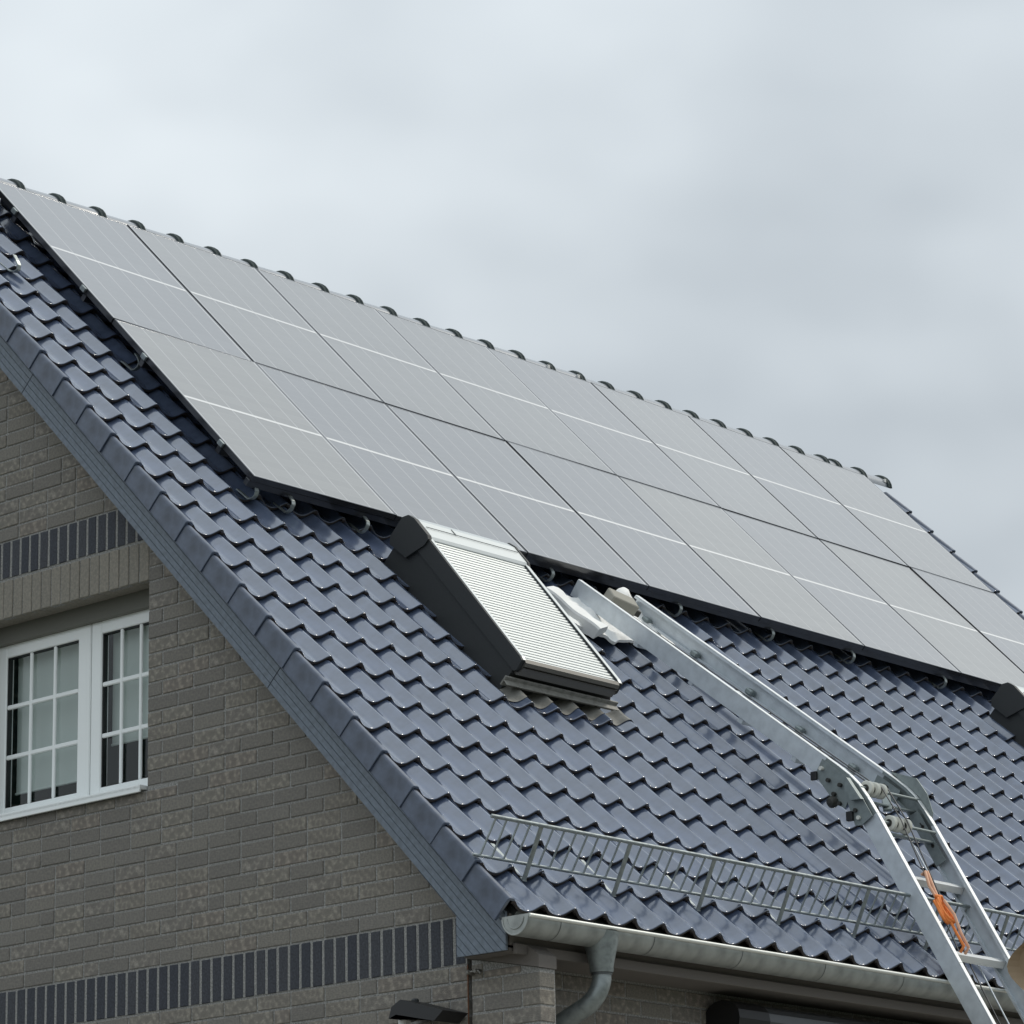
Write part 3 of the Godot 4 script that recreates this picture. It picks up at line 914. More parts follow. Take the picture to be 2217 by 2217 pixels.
func window(hs: Node3D):
	var w := group_node("window", hs)
	var fx := 0.345      # outer face of the frame
	var y0 := EY + 0.985; var y1 := EY + 2.055; var zl := -4.276; var zr := -2.769
	# fixed frame
	var st := new_st()
	var fw := 0.05; var fd := 0.07
	box(st, Vector3(fx + 0.05, (y0 + y1) * 0.5, zl + fw * 0.5), Vector3(fd, y1 - y0, fw), 0.004)
	box(st, Vector3(fx + 0.05, (y0 + y1) * 0.5, zr - fw * 0.5), Vector3(fd, y1 - y0, fw), 0.004)
	box(st, Vector3(fx + 0.05, y1 - fw * 0.5, (zl + zr) * 0.5), Vector3(fd, fw, zr - zl - 2 * fw), 0.004)
	box(st, Vector3(fx + 0.05, y0 + fw * 0.5, (zl + zr) * 0.5), Vector3(fd, fw, zr - zl - 2 * fw), 0.004)
	put("frame", st, M.upvc, w)
	for sash in [[-4.245, -3.437], [-3.429, -2.785]]:
		st = new_st()
		var a: float = sash[0]; var b: float = sash[1]
		var sw := 0.085; var sb := 0.075
		var ya := y0 + 0.018; var yb := y1 - 0.022
		box(st, Vector3(fx + 0.03, (ya + yb) * 0.5, a + sw * 0.5), Vector3(0.06, yb - ya, sw), 0.006)
		box(st, Vector3(fx + 0.03, (ya + yb) * 0.5, b - (sw + (0.02 if a < -4 else 0.0)) * 0.5), Vector3(0.06, yb - ya, sw + (0.02 if a < -4 else 0.0)), 0.006)
		box(st, Vector3(fx + 0.03, yb - sb * 0.5, (a + b) * 0.5), Vector3(0.0595, sb, b - a - 2 * sw), 0.004)
		box(st, Vector3(fx + 0.03, ya + sb * 0.5, (a + b) * 0.5), Vector3(0.0595, sb, b - a - 2 * sw), 0.004)
		put("sash", st, M.upvc, w)
		var ga := a + sw; var gb := b - sw - (0.02 if a < -4 else 0.0)
		var gy0 := ya + sb; var gy1 := yb - sb
		st = new_st()
		for e in [[ga + 0.004, 0.008], [gb - 0.004, 0.008]]: box(st, Vector3(fx + 0.026, (gy0 + gy1) * 0.5, e[0]), Vector3(0.03, gy1 - gy0, e[1]))
		for e in [gy0 + 0.003, gy1 - 0.003]: box(st, Vector3(fx + 0.026, e, (ga + gb) * 0.5), Vector3(0.0295, 0.006, gb - ga - 0.016))
		put("gasket", st, M.gasket, w)
		# glazing bars
		for k in [1, 2]:
			st = new_st()
			box(st, Vector3(fx + 0.014, (gy0 + gy1) * 0.5, lerpf(ga, gb, k / 3.0)), Vector3(0.016, gy1 - gy0, 0.024), 0.005)
			put("glazing_bar", st, M.upvc, w)
			st = new_st()
			box(st, Vector3(fx + 0.0155, lerpf(gy0, gy1, k / 3.0), (ga + gb) * 0.5), Vector3(0.016, 0.026, gb - ga - 0.002), 0.005)
			put("glazing_bar", st, M.upvc, w)
		for i in 3:
			for j in 3:
				st = new_st()
				var za := lerpf(ga, gb, i / 3.0); var zb := lerpf(ga, gb, (i + 1) / 3.0)
				var p0 := lerpf(gy0, gy1, j / 3.0); var p1 := lerpf(gy0, gy1, (j + 1) / 3.0)
				var t := rng.randf_range(-0.0006, 0.0006)
				face(st, [Vector3(fx + 0.026 + t, p0, za), Vector3(fx + 0.026, p0, zb), Vector3(fx + 0.026 - t, p1, zb), Vector3(fx + 0.026, p1, za)], Vector3.LEFT)
				put("pane", st, M.pane, w)
		# roller blind, softly waved
		st = new_st()
		var low := EY + (1.175 if a < -4 else 1.335)
		var m := 10
		for k in m:
			var z0 := lerpf(a + 0.07, b - 0.06, k / float(m)); var z1 := lerpf(a + 0.07, b - 0.06, (k + 1) / float(m))
			var w0 := 0.004 * sin(k * 1.7 + a); var w1 := 0.004 * sin((k + 1) * 1.7 + a)
			face(st, [Vector3(fx + 0.10 + w0, low, z0), Vector3(fx + 0.10 + w1, low, z1), Vector3(fx + 0.10, y1, z1), Vector3(fx + 0.10, y1, z0)], Vector3.LEFT)
		tube(st, [Vector3(fx + 0.10, low, a + 0.07), Vector3(fx + 0.10, low, b - 0.06)], 0.008, 8)
		put("roller_blind", st, M.blind, w)
	# room behind
	st = new_st()
	var ra := fx + 0.13; var rb := fx + 1.5
	face(st, [Vector3(rb, y0 - 0.5, zl - 0.3), Vector3(rb, y0 - 0.5, zr + 0.05), Vector3(rb, y1 + 0.08, zr + 0.05), Vector3(rb, y1 + 0.08, zl - 0.3)], Vector3.LEFT)
	for z in [zl - 0.3, zr + 0.05]: face(st, [Vector3(ra, y0 - 0.5, z), Vector3(rb, y0 - 0.5, z), Vector3(rb, y1 + 0.08, z), Vector3(ra, y1 + 0.08, z)], Vector3(0, 0, 1 if z < -3 else -1))
	face(st, [Vector3(ra, y0 - 0.5, zl - 0.3), Vector3(rb, y0 - 0.5, zl - 0.3), Vector3(rb, y0 - 0.5, zr + 0.05), Vector3(ra, y0 - 0.5, zr + 0.05)], Vector3.UP)
	face(st, [Vector3(ra, y1 + 0.08, zl - 0.3), Vector3(rb, y1 + 0.08, zl - 0.3), Vector3(rb, y1 + 0.08, zr + 0.05), Vector3(ra, y1 + 0.08, zr + 0.05)], Vector3.DOWN)
	put("room", st, M.room, w)
	# sill
	st = new_st()
	var sx0 := 0.135
	box(st, Vector3((sx0 + fx + 0.02) * 0.5, EY + 0.975, (zl + zr) * 0.5 - 0.01), Vector3(fx + 0.02 - sx0, 0.024, zr - zl - 0.02), 0.003)
	box(st, Vector3(sx0 + 0.006, EY + 0.963, (zl + zr) * 0.5 - 0.01), Vector3(0.012, 0.034, zr - zl - 0.018), 0.002)
	put("sill", st, M.upvc, w)

func snow_guard(hs: Node3D):
	var g := group_node("snow_guard", hs, RF)
	var L := 10.2
	var lo := Vector3(0, 0.012, -0.315); var hi := Vector3(0, 0.212, -0.365)
	# built in bays: top and bottom rail, flat brackets hooked into the pans, thin balusters
	var rail := new_st(); bar(rail, Vector3(-0.035, hi.y, hi.z), Vector3(L, hi.y, hi.z), 0.016, 0.018, Vector3.UP, 0.003)
	put("top_rail", rail, M.galv, g)
	rail = new_st(); bar(rail, Vector3(-0.05, lo.y, lo.z), Vector3(L, lo.y, lo.z), 0.014, 0.014, Vector3.UP, 0.003)
	put("bottom_rail", rail, M.galv, g)
	var bs := new_st()
	bar(bs, Vector3(0, 0.008, 0), Vector3(0, 0.206, -0.05), 0.007, 0.010, Vector3(0, 0, 1), 0.001)
	var bm := commit(bs)
	var st := new_st()
	bar(st, Vector3(0, -0.055, 0.045), Vector3(0, 0.215, -0.052), 0.030, 0.006, Vector3(0, 0, 1), 0.001)
	bar(st, Vector3(0.004, -0.056, 0.05), Vector3(0.004, -0.058, -0.25), 0.030, 0.005, Vector3.UP, 0.001)
	var km := commit(st)
	var u := 0.335; var k := 0
	while u < L:
		part("bracket", km, M.galv, g, Transform3D(Basis.IDENTITY, Vector3(u, 0, -0.315)))
		u += 3 * TU; k += 1
	u = 0.0
	while u < L:
		var t := fposmod(u - 0.335, 3 * TU)
		if t > 0.04 and t < 3 * TU - 0.04:
			part("baluster", bm, M.galv, g, Transform3D(Basis.from_euler(Vector3(0, 0, rng.randf_range(-0.02, 0.02))), Vector3(u, 0, -0.315)))
		u += 0.0851

func skylight(hs: Node3D, du: float):
	var k := group_node("skylight", hs, RF * Transform3D(Basis.IDENTITY, Vector3(du, 0, 0)))
	var ua := 1.735; var ub := 2.605; var s0 := 2.225; var s1 := 3.30
	var top := func(s: float) -> float: return lerpf(0.150, 0.232, (s - s0) / (s1 - s0))
	# curb: dark box with sloping top
	var st := new_st()
	prism(st, [Vector2(-s0 - 0.02, -0.08), Vector2(-s0 - 0.02, 0.09), Vector2(-s1 - 0.1, 0.175), Vector2(-s1 - 0.2, 0.175), Vector2(-s1 - 0.2, -0.08)], ua + 0.012, ub - 0.012)
	put("curb", st, M.sky_dark, k)
	# side rails
	for x in [[ua, ua + 0.03], [ub - 0.032, ub]]:
		st = new_st()
		prism(st, [Vector2(-s0, 0.075), Vector2(-s0 + 0.012, 0.095), Vector2(-s0 + 0.006, top.call(s0) + 0.006), Vector2(-s0 - 0.02, top.call(s0) + 0.014), Vector2(-s1 - 0.02, top.call(s1) + 0.010), Vector2(-s1 - 0.02, 0.14)], x[0], x[1])
		put("side_rail", st, M.sky_dark, k)
		st = new_st()
		prism(st, [Vector2(-s0 + 0.004, top.call(s0) + 0.009), Vector2(-s0 - 0.02, top.call(s0) + 0.0165), Vector2(-s1, top.call(s1) + 0.0125), Vector2(-s1, top.call(s1) + 0.008)], x[0] + (0.012 if x[0] < 2.0 else 0.0), x[1] + (0.004 if x[0] < 2.0 else -0.006))
		put("side_trim", st, M.hood, k)
	# shutter curtain: slats with open joints over the dark lining
	st = new_st()
	prism(st, [Vector2(-s0, top.call(s0) - 0.020), Vector2(-s0, top.call(s0) - 0.015), Vector2(-s1, top.call(s1) - 0.015), Vector2(-s1, top.call(s1) - 0.020)], ua + 0.03, ub - 0.032)
	put("shutter_lining", st, M.sky_dark, k)
	st = new_st()
	var n := 38
	for i in n:
		var sa := lerpf(s0 + 0.015, s1 + 0.01, i / float(n)); var sb := lerpf(s0 + 0.015, s1 + 0.01, (i + 0.74) / float(n))
		var ha: float = top.call(sa); var hb2: float = top.call(sb); var sm := (sa + sb) * 0.5
		prism(st, [Vector2(-sa, ha - 0.010), Vector2(-sa - 0.001, ha - 0.002), Vector2(-sm, top.call(sm) + 0.001), Vector2(-sb + 0.001, hb2 - 0.002), Vector2(-sb, hb2 - 0.010)], ua + 0.031, ub - 0.033)
	put("shutter_slats", st, M.slat, k)
	# bottom bar: two-tier front
	st = new_st()
	prism(st, [Vector2(-s0 + 0.012, 0.118), Vector2(-s0 + 0.024, 0.128), Vector2(-s0 + 0.018, 0.150), Vector2(-s0 - 0.004, 0.160), Vector2(-s0 - 0.018, 0.154), Vector2(-s0 - 0.018, 0.118)], ua + 0.0305, ub - 0.0325)
	put("bottom_bar", st, M.sky_mid, k)
	st = new_st()
	prism(st, [Vector2(-s0 + 0.004, 0.058), Vector2(-s0 + 0.020, 0.066), Vector2(-s0 + 0.020, 0.112), Vector2(-s0 + 0.026, 0.117), Vector2(-s0 - 0.018, 0.117), Vector2(-s0 - 0.018, 0.058)], ua + 0.031, ub - 0.033)
	put("bottom_frame", st, M.sky_mid, k)
	# hood over the roller, with dark round ends
	var prof := [Vector2(-s1 + 0.004, 0.212), Vector2(-s1 + 0.006, 0.240), Vector2(-s1 - 0.012, 0.252), Vector2(-s1 - 0.16, 0.262), Vector2(-s1 - 0.215, 0.250), Vector2(-s1 - 0.245, 0.215), Vector2(-s1 - 0.245, 0.06), Vector2(-s1 - 0.20, 0.05)]
	st = new_st(); prism(st, prof, ua + 0.022, ub - 0.012); put("hood", st, M.hood, k)
	var cp := [Vector2(-s1 + 0.012, 0.20), Vector2(-s1 + 0.012, 0.243), Vector2(-s1 - 0.01, 0.257), Vector2(-s1 - 0.165, 0.267), Vector2(-s1 - 0.22, 0.255), Vector2(-s1 - 0.251, 0.218), Vector2(-s1 - 0.251, 0.08), Vector2(-s1 - 0.22, 0.045), Vector2(-s1 - 0.06, 0.06)]
	for x in [[ua - 0.012, ua + 0.021], [ub - 0.0115, ub + 0.006]]:
		st = new_st(); prism(st, cp, x[0], x[1]); put("hood_end", st, M.sky_dark, k)
	st = new_st()
	bar(st, Vector3(ua + 0.04, 0.2635, -s1 - 0.10), Vector3(ub - 0.03, 0.2635, -s1 - 0.10), 0.003, 0.004)
	box(st, Vector3(ua + 0.30, 0.2628, -s1 - 0.13), Vector3(0.003, 0.004, 0.06))
	put("hood_seam", st, M.zinc_dark, k)
	# flashing: side gutters and a dressed apron that follows the tiles
	st = new_st()
	box(st, Vector3((ua + ub) * 0.5, 0.012, -s0 + 0.014), Vector3(ub - ua + 0.10, 0.06, 0.012), 0.002)
	bar(st, Vector3(ua - 0.05, 0.014, -s0 + 0.034), Vector3(ub + 0.05, 0.014, -s0 + 0.034), 0.045, 0.006, Vector3(0, 1, 0.2))
	put("flashing", st, M.lead, k)
	st = new_st()
	var du0 := fposmod(du, TU)
	var a := ua - 0.14; var b := ub + 0.22
	var m := 96
	var front := s0 - 0.115
	for i in m:
		for r in 4:
			var p := []
			for q in [[i, r], [i + 1, r], [i + 1, r + 1], [i, r + 1]]:
				var x := lerpf(a, b, q[0] / float(m)); var s := lerpf(front, s0 + 0.02, q[1] / 4.0)
				s += 0.012 * sin(x * 31.0) * (1.0 if q[1] == 0 else 0.0)
				p.append(Vector3(x, tile_h(x + du, s) + 0.006 + 0.002 * sin(x * 53.0 + s * 40.0), -s))
			face(st, p, Vector3.UP)
	put("apron", st, M.lead, k)

func tile_h(u: float, s: float) -> float:
	# height of the tiling at a point of the roof
	var t := fposmod(u / TU, 1.0)
	var h := 0.0
	for i in PROF.size() - 1:
		if t >= PROF[i][0] and t <= PROF[i + 1][0]:
			h = lerpf(PROF[i][1], PROF[i + 1][1], (t - PROF[i][0]) / (PROF[i + 1][0] - PROF[i][0]))
			break
	if t < 0.10: h = maxf(h, 0.001 - t * 0.1)
	return h - fposmod(s, TS) * 0.031 / TS

# ---------------------------------------------------------------- solar array
func solar():
	var W := 1.1679; var PW := 1.160; var L := 1.7087; var u0 := 0.750; var s0 := 3.775; var hp := 0.120
	# shared meshes, origin at the lower left corner of the panel, top face of the frame at y = 0
	var fr := new_st(); var fw := 0.012; var d := 0.035
	box(fr, Vector3(PW * 0.5, -d * 0.5, -fw * 0.5), Vector3(PW, d, fw), 0.0015)
	box(fr, Vector3(PW * 0.5, -d * 0.5, -L + fw * 0.5), Vector3(PW, d, fw), 0.0015)
	box(fr, Vector3(fw * 0.5, -d * 0.5, -L * 0.5), Vector3(fw, d, L - 2 * fw), 0.0015)
	box(fr, Vector3(PW - fw * 0.5, -d * 0.5, -L * 0.5), Vector3(fw, d, L - 2 * fw), 0.0015)
	var fm := commit(fr)
	var un := new_st()
	box(un, Vector3(PW * 0.5, -0.0125, -L * 0.5), Vector3(PW - 2 * fw, 0.006, L - 2 * fw))
	var unm := commit(un)
	var bs := new_st()
	box(bs, Vector3(PW * 0.5, -0.0041, -L * 0.5), Vector3(PW - 2 * fw, 0.006, L - 2 * fw))
	var bm := commit(bs)
	var mid := new_st()
	box(mid, Vector3(PW * 0.5, -0.0014, -L * 0.5), Vector3(PW - 2 * fw - 0.004, 0.0016, 0.021))
	var mm := commit(mid)
	var cw := (PW - 2 * fw - 0.02) / 6.0; var cl := (L - 2 * fw - 0.016) * 0.5 - 0.008
	var cs := new_st()
	var x0 := 0.0; var x1 := cw - 0.007
	face(cs, [Vector3(x0, 0, 0), Vector3(x1, 0, 0), Vector3(x1, 0, -cl), Vector3(x0, 0, -cl)], Vector3.UP, [Vector2(0, 0), Vector2(1, 0), Vector2(1, 1), Vector2(0, 1)])
	var cm := commit(cs)
	var ord := ["first", "second", "third", "fourth", "fifth", "sixth", "seventh", "eighth"]
	for j in 2:
		for i in 8:
			var xf := RF * Transform3D(Basis.from_euler(Vector3(rng.randf_range(-0.0022, 0.0022), 0, rng.randf_range(-0.0035, 0.0035))), Vector3(u0 + W * i + 0.004, hp + rng.randf_range(-0.0008, 0.0008), -(s0 + j * (L + 0.014))))
			var p := thing("solar_panel", "%s black-framed solar panel from the brick gable in the %s row" % [ord[i], "lower" if j == 0 else "upper"], "solar panel", xf, "solar panels in two rows on the tiled roof")
			part("frame", fm, M.frame, p)
			part("back_sheet", unm, M.panel_back, p)
			part("laminate", bm, M.backsheet, p)
			part("middle_strip", mm, M.busgap, p)
			var cmat: Material = M["cell%d" % rng.randi_range(0, 3)]
			for half in 2:
				for c in 6:
					part("cell_string", cm, cmat, p, Transform3D(Basis.IDENTITY, Vector3(fw + 0.0105 + c * cw, -0.0009, -(fw + 0.006 + half * (cl + 0.024)))))
	# rails, clamps and roof hooks
	var f := thing("mounting_frame", "black rails on grey metal roof hooks carrying the solar panels", "mounting frame", RF * Transform3D(Basis.IDENTITY, Vector3(u0, 0, -s0)))
	for s in [0.0, 0.36, 1.30, 2.05, 3.0]:
		var st := new_st()
		var sy := 0.04
		box(st, Vector3(4.68, hp - 0.036 - sy * 0.5 - 0.001, -s - (0.03 if s < 0.1 else 0.0)), Vector3(9.36, sy, 0.04), 0.002)
		put("rail", st, M.frame, f)
	for j in 2:
		for s in [0.36, 1.30]:
			for x in [-0.006]:
				var st := new_st()
				box(st, Vector3(x, hp - 0.016, -(s + j * (L + 0.014))), Vector3(0.016, 0.03, 0.05), 0.002)
				put("end_clamp", st, M.galv, f)
	# hooks: (u, s) on the roof; those at the left edge stand clear of the array
	var hook_at := [[0.42, 6.13, 1.3], [0.80, 5.16, 0.7], [0.83, 3.79, 0.75], [1.09, 3.74, 0.45], [1.70, 3.74, 0.45], [3.36, 3.76, 0.5], [4.62, 3.76, 0.5], [6.50, 3.75, 0.5], [7.60, 3.75, 0.5], [8.4, 3.75, 0.5], [5.6, 3.76, 0.5]]
	for q in hook_at:
		var b := Vector3(q[0] - u0, 0, -(q[1] - s0)); var k: float = q[2]
		var st := new_st()
		var pts := [b + Vector3(0, -0.045, -0.12), b + Vector3(0, -0.032, 0.0), b + Vector3(0, -0.012, 0.030 * k), b + Vector3(0, 0.012, 0.042 * k), b + Vector3(0, 0.036, 0.030 * k), b + Vector3(0, 0.048, 0.0), b + Vector3(0, 0.056, -0.05)]
		for e in pts.size() - 1: bar(st, pts[e], pts[e + 1], 0.028, 0.007, Vector3(0, 0.3, 1) if e > 1 else Vector3.UP, 0.001)
		put("roof_hook", st, M.galv, f)

# ---------------------------------------------------------------- inclined lift
const LX := 3.43
const RX := 4.02

func yz(y: float, z: float, x: float) -> Vector3: return Vector3(x, EY + y, z)

func rail_sweep(st: SurfaceTool, path: Array, x: float, sgn: float, depth := 0.105, w := 0.036, t := 0.005):
	# C section, web outside, flanges turned in; path holds the top edge as (y, z)
	var fr := []
	for i in path.size():
		var a: Vector2 = path[max(i - 1, 0)]; var b: Vector2 = path[min(i + 1, path.size() - 1)]
		var d := (b - a).normalized()
		var tan3 := Vector3(0, d.x, d.y)
		var nn := Vector3(1, 0, 0).cross(tan3).normalized()
		if nn.y < 0: nn = -nn
		var y := nn; var xx := Vector3(sgn, 0, 0)
		fr.append(Transform3D(Basis(xx, y, xx.cross(y)), yz(path[i].x, path[i].y, x)))
	var rects := [[0.0, -depth, t, 0.0], [t, -t, w, 0.0], [t, -depth, w, -depth + t], [w - t, -0.014, w, -t], [w - t, -depth + t, w, -depth + 0.014]]
	for r in rects:
		var p := [Vector2(r[0], r[1]), Vector2(r[2], r[1]), Vector2(r[2], r[3]), Vector2(r[0], r[3])]
		for i in fr.size() - 1:
			for k in 4:
				var k2 := (k + 1) % 4
				var e: Vector2 = p[k2] - p[k]
				face(st, [fr[i] * Vector3(p[k].x, p[k].y, 0), fr[i] * Vector3(p[k2].x, p[k2].y, 0), fr[i + 1] * Vector3(p[k2].x, p[k2].y, 0), fr[i + 1] * Vector3(p[k].x, p[k].y, 0)], fr[i].basis.x * e.y + fr[i].basis.y * -e.x)
		for e in [0, fr.size() - 1]:
			var q := []
			for v in p: q.append(fr[e] * Vector3(v.x, v.y, 0))
			var along: Vector3 = fr[1].origin - fr[0].origin if e == 0 else fr[-2].origin - fr[-1].origin
			face(st, q, -along)

func lift():
	var o := thing("inclined_lift", "aluminium roof lift with kinked ladder rails leaning over the gutter", "lift")
	var ramp := [Vector2(2.664, -2.441), Vector2(2.0, -1.576), Vector2(1.265, -0.622)]
	var bend := [Vector2(1.265, -0.622), Vector2(1.205, -0.545), Vector2(1.145, -0.474), Vector2(1.08, -0.412), Vector2(1.0, -0.358), Vector2(0.90, -0.298)]
	var low_end := 0.03 - EY
	var low := [Vector2(0.90, -0.298), Vector2(0.0, 0.198), Vector2(low_end, 0.198 - low_end * 0.551)]
	for side in [[LX, 1.0], [RX, -1.0]]:
		var st := new_st(); rail_sweep(st, ramp, side[0], side[1]); put("ramp_rail", st, M.alu, o)
		st = new_st(); rail_sweep(st, low, side[0], side[1]); put("ladder_rail", st, M.alu, o)
		st = new_st(); rail_sweep(st, bend, side[0], side[1], 0.100, 0.034); put("kink_rail", st, M.hinge, o)
		# pale strip along the top flange: sky sheen put into its colour
		st = new_st()
		for seq in [ramp, low]:
			for i in seq.size() - 1:
				var a := yz(seq[i].x, seq[i].y, side[0] + side[1] * 0.017); var b := yz(seq[i + 1].x, seq[i + 1].y, side[0] + side[1] * 0.017)
				var up := Vector3(1, 0, 0).cross(b - a).normalized()
				if up.y < 0: up = -up
				bar(st, a + up * 0.0035, b + up * 0.0035, 0.032, 0.006, up, 0.002)
		for i in bend.size() - 1:
			var a := yz(bend[i].x, bend[i].y, side[0] + side[1] * 0.017); var b := yz(bend[i + 1].x, bend[i + 1].y, side[0] + side[1] * 0.017)
			var up := Vector3(1, 0, 0).cross(b - a).normalized()
			if up.y < 0: up = -up
			bar(st, a + up * 0.0035, b + up * 0.0035, 0.032, 0.006, up, 0.002)
		put("sheen_strip", st, M.alu_bright, o)
	# rungs of the ladder, down to the ground
	var y := 0.543
	while y > low_end + 0.2:
		var z := -0.298 + (0.90 - y) * 0.551
		var st := new_st()
		var c := yz(y - 0.03, z - 0.055, 0.5 * (LX + RX))
		box(st, c, Vector3(RX - LX - 0.012, 0.045, 0.05), 0.004, Basis(Vector3.RIGHT, 0.5))
		put("rung", st, M.alu_bright, o)
		y -= 0.450
	# rungs of the ramp and the small angle brackets that hold them
	for q in [[2.217, -1.983], [1.909, -1.572], [1.618, -1.213], [1.332, -0.839], [2.50, -2.36]]:
		var st := new_st()
		box(st, yz(q[0] - 0.035, q[1] - 0.02, 0.5 * (LX + RX)), Vector3(RX - LX - 0.012, 0.03, 0.04), 0.003, Basis(Vector3.RIGHT, 0.65))
		put("rung", st, M.alu, o)
		st = new_st()
		box(st, yz(q[0] - 0.012, q[1] + 0.005, RX - 0.035), Vector3(0.05, 0.035, 0.06), 0.008, Basis(Vector3.RIGHT, 0.65))
		put("rung_bracket", st, M.hinge, o)
	# hinge plates with bolts on the outside of the left rail
	var st := new_st()
	var hp := [Vector2(-0.642, 1.262), Vector2(-0.700, 1.178), Vector2(-0.560, 0.985), Vector2(-0.500, 0.955), Vector2(-0.462, 1.02), Vector2(-0.462, 1.118)]
	var shift := []
	for q in hp: shift.append(Vector2(q.x, q.y + EY))
	prism(st, shift, LX - 0.012, LX - 0.004); put("hinge_plate", st, M.hinge, o)
	st = new_st()
	shift = []
	for q in [Vector2(-0.455, 1.118), Vector2(-0.475, 0.985), Vector2(-0.43, 0.845), Vector2(-0.385, 0.842), Vector2(-0.310, 0.885), Vector2(-0.38, 1.01)]: shift.append(Vector2(q.x, q.y + EY))
	prism(st, shift, LX - 0.020, LX - 0.0125); put("hinge_plate", st, M.hinge, o)
	st = new_st()
	shift = []
	for q in [Vector2(-0.45, 1.12), Vector2(-0.36, 0.985), Vector2(-0.43, 0.985), Vector2(-0.47, 1.06)]: shift.append(Vector2(q.x, q.y + EY))
	prism(st, shift, LX - 0.055, LX - 0.0205); put("hinge_cheek", st, M.hinge, o)
	for q in [[1.205, -0.645], [1.13, -0.60], [1.045, -0.565], [0.985, -0.53], [0.93, -0.42], [0.885, -0.40], [1.09, -0.52]]:
		st = new_st()
		lathe(st, [Vector2(0.0, -0.02), Vector2(0.012, -0.02), Vector2(0.013, 0.012), Vector2(0.0, 0.012)], yz(q[0], q[1], LX - 0.022), Vector3.LEFT, 6)
		put("bolt", st, M.steel_dark if rng.randf() < 0.6 else M.pulley, o)
	st = new_st()
	lathe(st, [Vector2(0.0, -0.02), Vector2(0.032, -0.02), Vector2(0.036, 0.0), Vector2(0.026, 0.02), Vector2(0.012, 0.026), Vector2(0.0, 0.026)], yz(1.0, -0.575, LX - 0.03), Vector3.LEFT, 14)
	put("clamp_knob", st, M.steel_dark, o)
	st = new_st()
	box(st, yz(1.17, -0.70, LX - 0.02), Vector3(0.02, 0.05, 0.04), 0.003); box(st, yz(0.90, -0.455, LX - 0.03), Vector3(0.03, 0.055, 0.04), 0.003)
	put("stop_block", st, M.black, o)
	# inner faces of the right rail: cover plates with keyhole slots
	for q in [[Vector2(-0.66, 1.262), Vector2(-0.70, 1.20), Vector2(-0.548, 1.072), Vector2(-0.505, 1.145)], [Vector2(-0.455, 0.985), Vector2(-0.392, 1.012), Vector2(-0.215, 0.700), Vector2(-0.285, 0.672)]]:
		st = new_st(); shift = []
		for v in q: shift.append(Vector2(v.x, v.y + EY - 0.012))
		prism(st, shift, RX - 0.041, RX - 0.0365); put("cover_plate", st, M.hinge, o)
	for q in [[1.165, -0.598], [0.90, -0.362], [0.78, -0.30]]:
		st = new_st()
		lathe(st, [Vector2(0.0, 0.0), Vector2(0.011, 0.0), Vector2(0.011, 0.003), Vector2(0.0, 0.003)], yz(q[0], q[1], RX - 0.041), Vector3.LEFT, 12)
		bar(st, yz(q[0], q[1], RX - 0.0425), yz(q[0] + 0.024, q[1] - 0.018, RX - 0.0425), 0.007, 0.003, Vector3.LEFT, 0.0)
		put("keyhole", st, M.steel_dark, o)
	st = new_st(); shift = []
	for v in [Vector2(-0.60, 1.265), Vector2(-0.42, 1.20), Vector2(-0.352, 1.10), Vector2(-0.318, 0.985), Vector2(-0.33, 0.93), Vector2(-0.41, 1.09)]: shift.append(Vector2(v.x, v.y + EY))
	prism(st, shift, RX + 0.003, RX + 0.010); put("outer_gusset", st, M.hinge, o)
	# pulleys on two axles
	for ax in [[1.065, -0.40, [3.50, 3.565, 3.63]], [0.855, -0.285, [3.545, 3.61, 3.69]]]:
		st = new_st()
		tube(st, [yz(ax[0], ax[1], LX + 0.006), yz(ax[0], ax[1], RX - 0.006)], 0.009, 10)
		put("pulley_axle", st, M.hinge, o)
		for x in ax[2]:
			st = new_st()
			lathe(st, [Vector2(0.010, -0.013), Vector2(0.040, -0.013), Vector2(0.045, -0.010), Vector2(0.032, -0.002), Vector2(0.032, 0.002), Vector2(0.045, 0.010), Vector2(0.040, 0.013), Vector2(0.010, 0.013)], yz(ax[0], ax[1], x), Vector3.RIGHT, 24)
			var w := put("pulley", st, M.pulley, o)
			st = new_st()
			lathe(st, [Vector2(0.0, -0.017), Vector2(0.022, -0.017), Vector2(0.022, 0.017), Vector2(0.0, 0.017)], yz(ax[0], ax[1], x), Vector3.RIGHT, 14)
			put("hub", st, M.steel_dark, w)
	st = new_st()
	bar(st, yz(1.0, -0.44, LX + 0.01), yz(1.0, -0.44, RX - 0.01), 0.04, 0.012, Vector3.UP, 0.003)
	bar(st, yz(0.80, -0.315, LX + 0.01), yz(0.80, -0.315, RX - 0.01), 0.05, 0.012, Vector3.UP, 0.003)
	bar(st, yz(0.97, -0.42, 3.72), yz(1.12, -0.53, 3.86), 0.05, 0.02, Vector3.UP, 0.003)
	put("pulley_yoke", st, M.hinge, o)
	# hauling cables
	for x in [3.60, 3.66]:
		st = new_st()
		tube(st, [yz(2.50, -2.30, x), yz(1.12, -0.46, x), yz(1.08, -0.37, x), yz(0.88, -0.25, x), yz(0.0, 0.10, x + 0.05), yz(low_end + 0.1, 2.2, x + 0.05)], 0.004, 6)
		put("cable", st, M.cable, o)
	st = new_st()
	tube(st, [yz(0.80, -0.33, 3.80), yz(0.0, 0.07, 3.85), yz(low_end + 0.1, 2.2, 3.86)], 0.005, 6)
	put("cable", st, M.alu, o)

func on_ladder(x: float, y: float, lift_ := 0.0) -> Vector3:
	var z := -0.085 + (0.543 - y) * 0.556
	return yz(y, z, x) + Vector3(0, 0.486, 0.874) * lift_

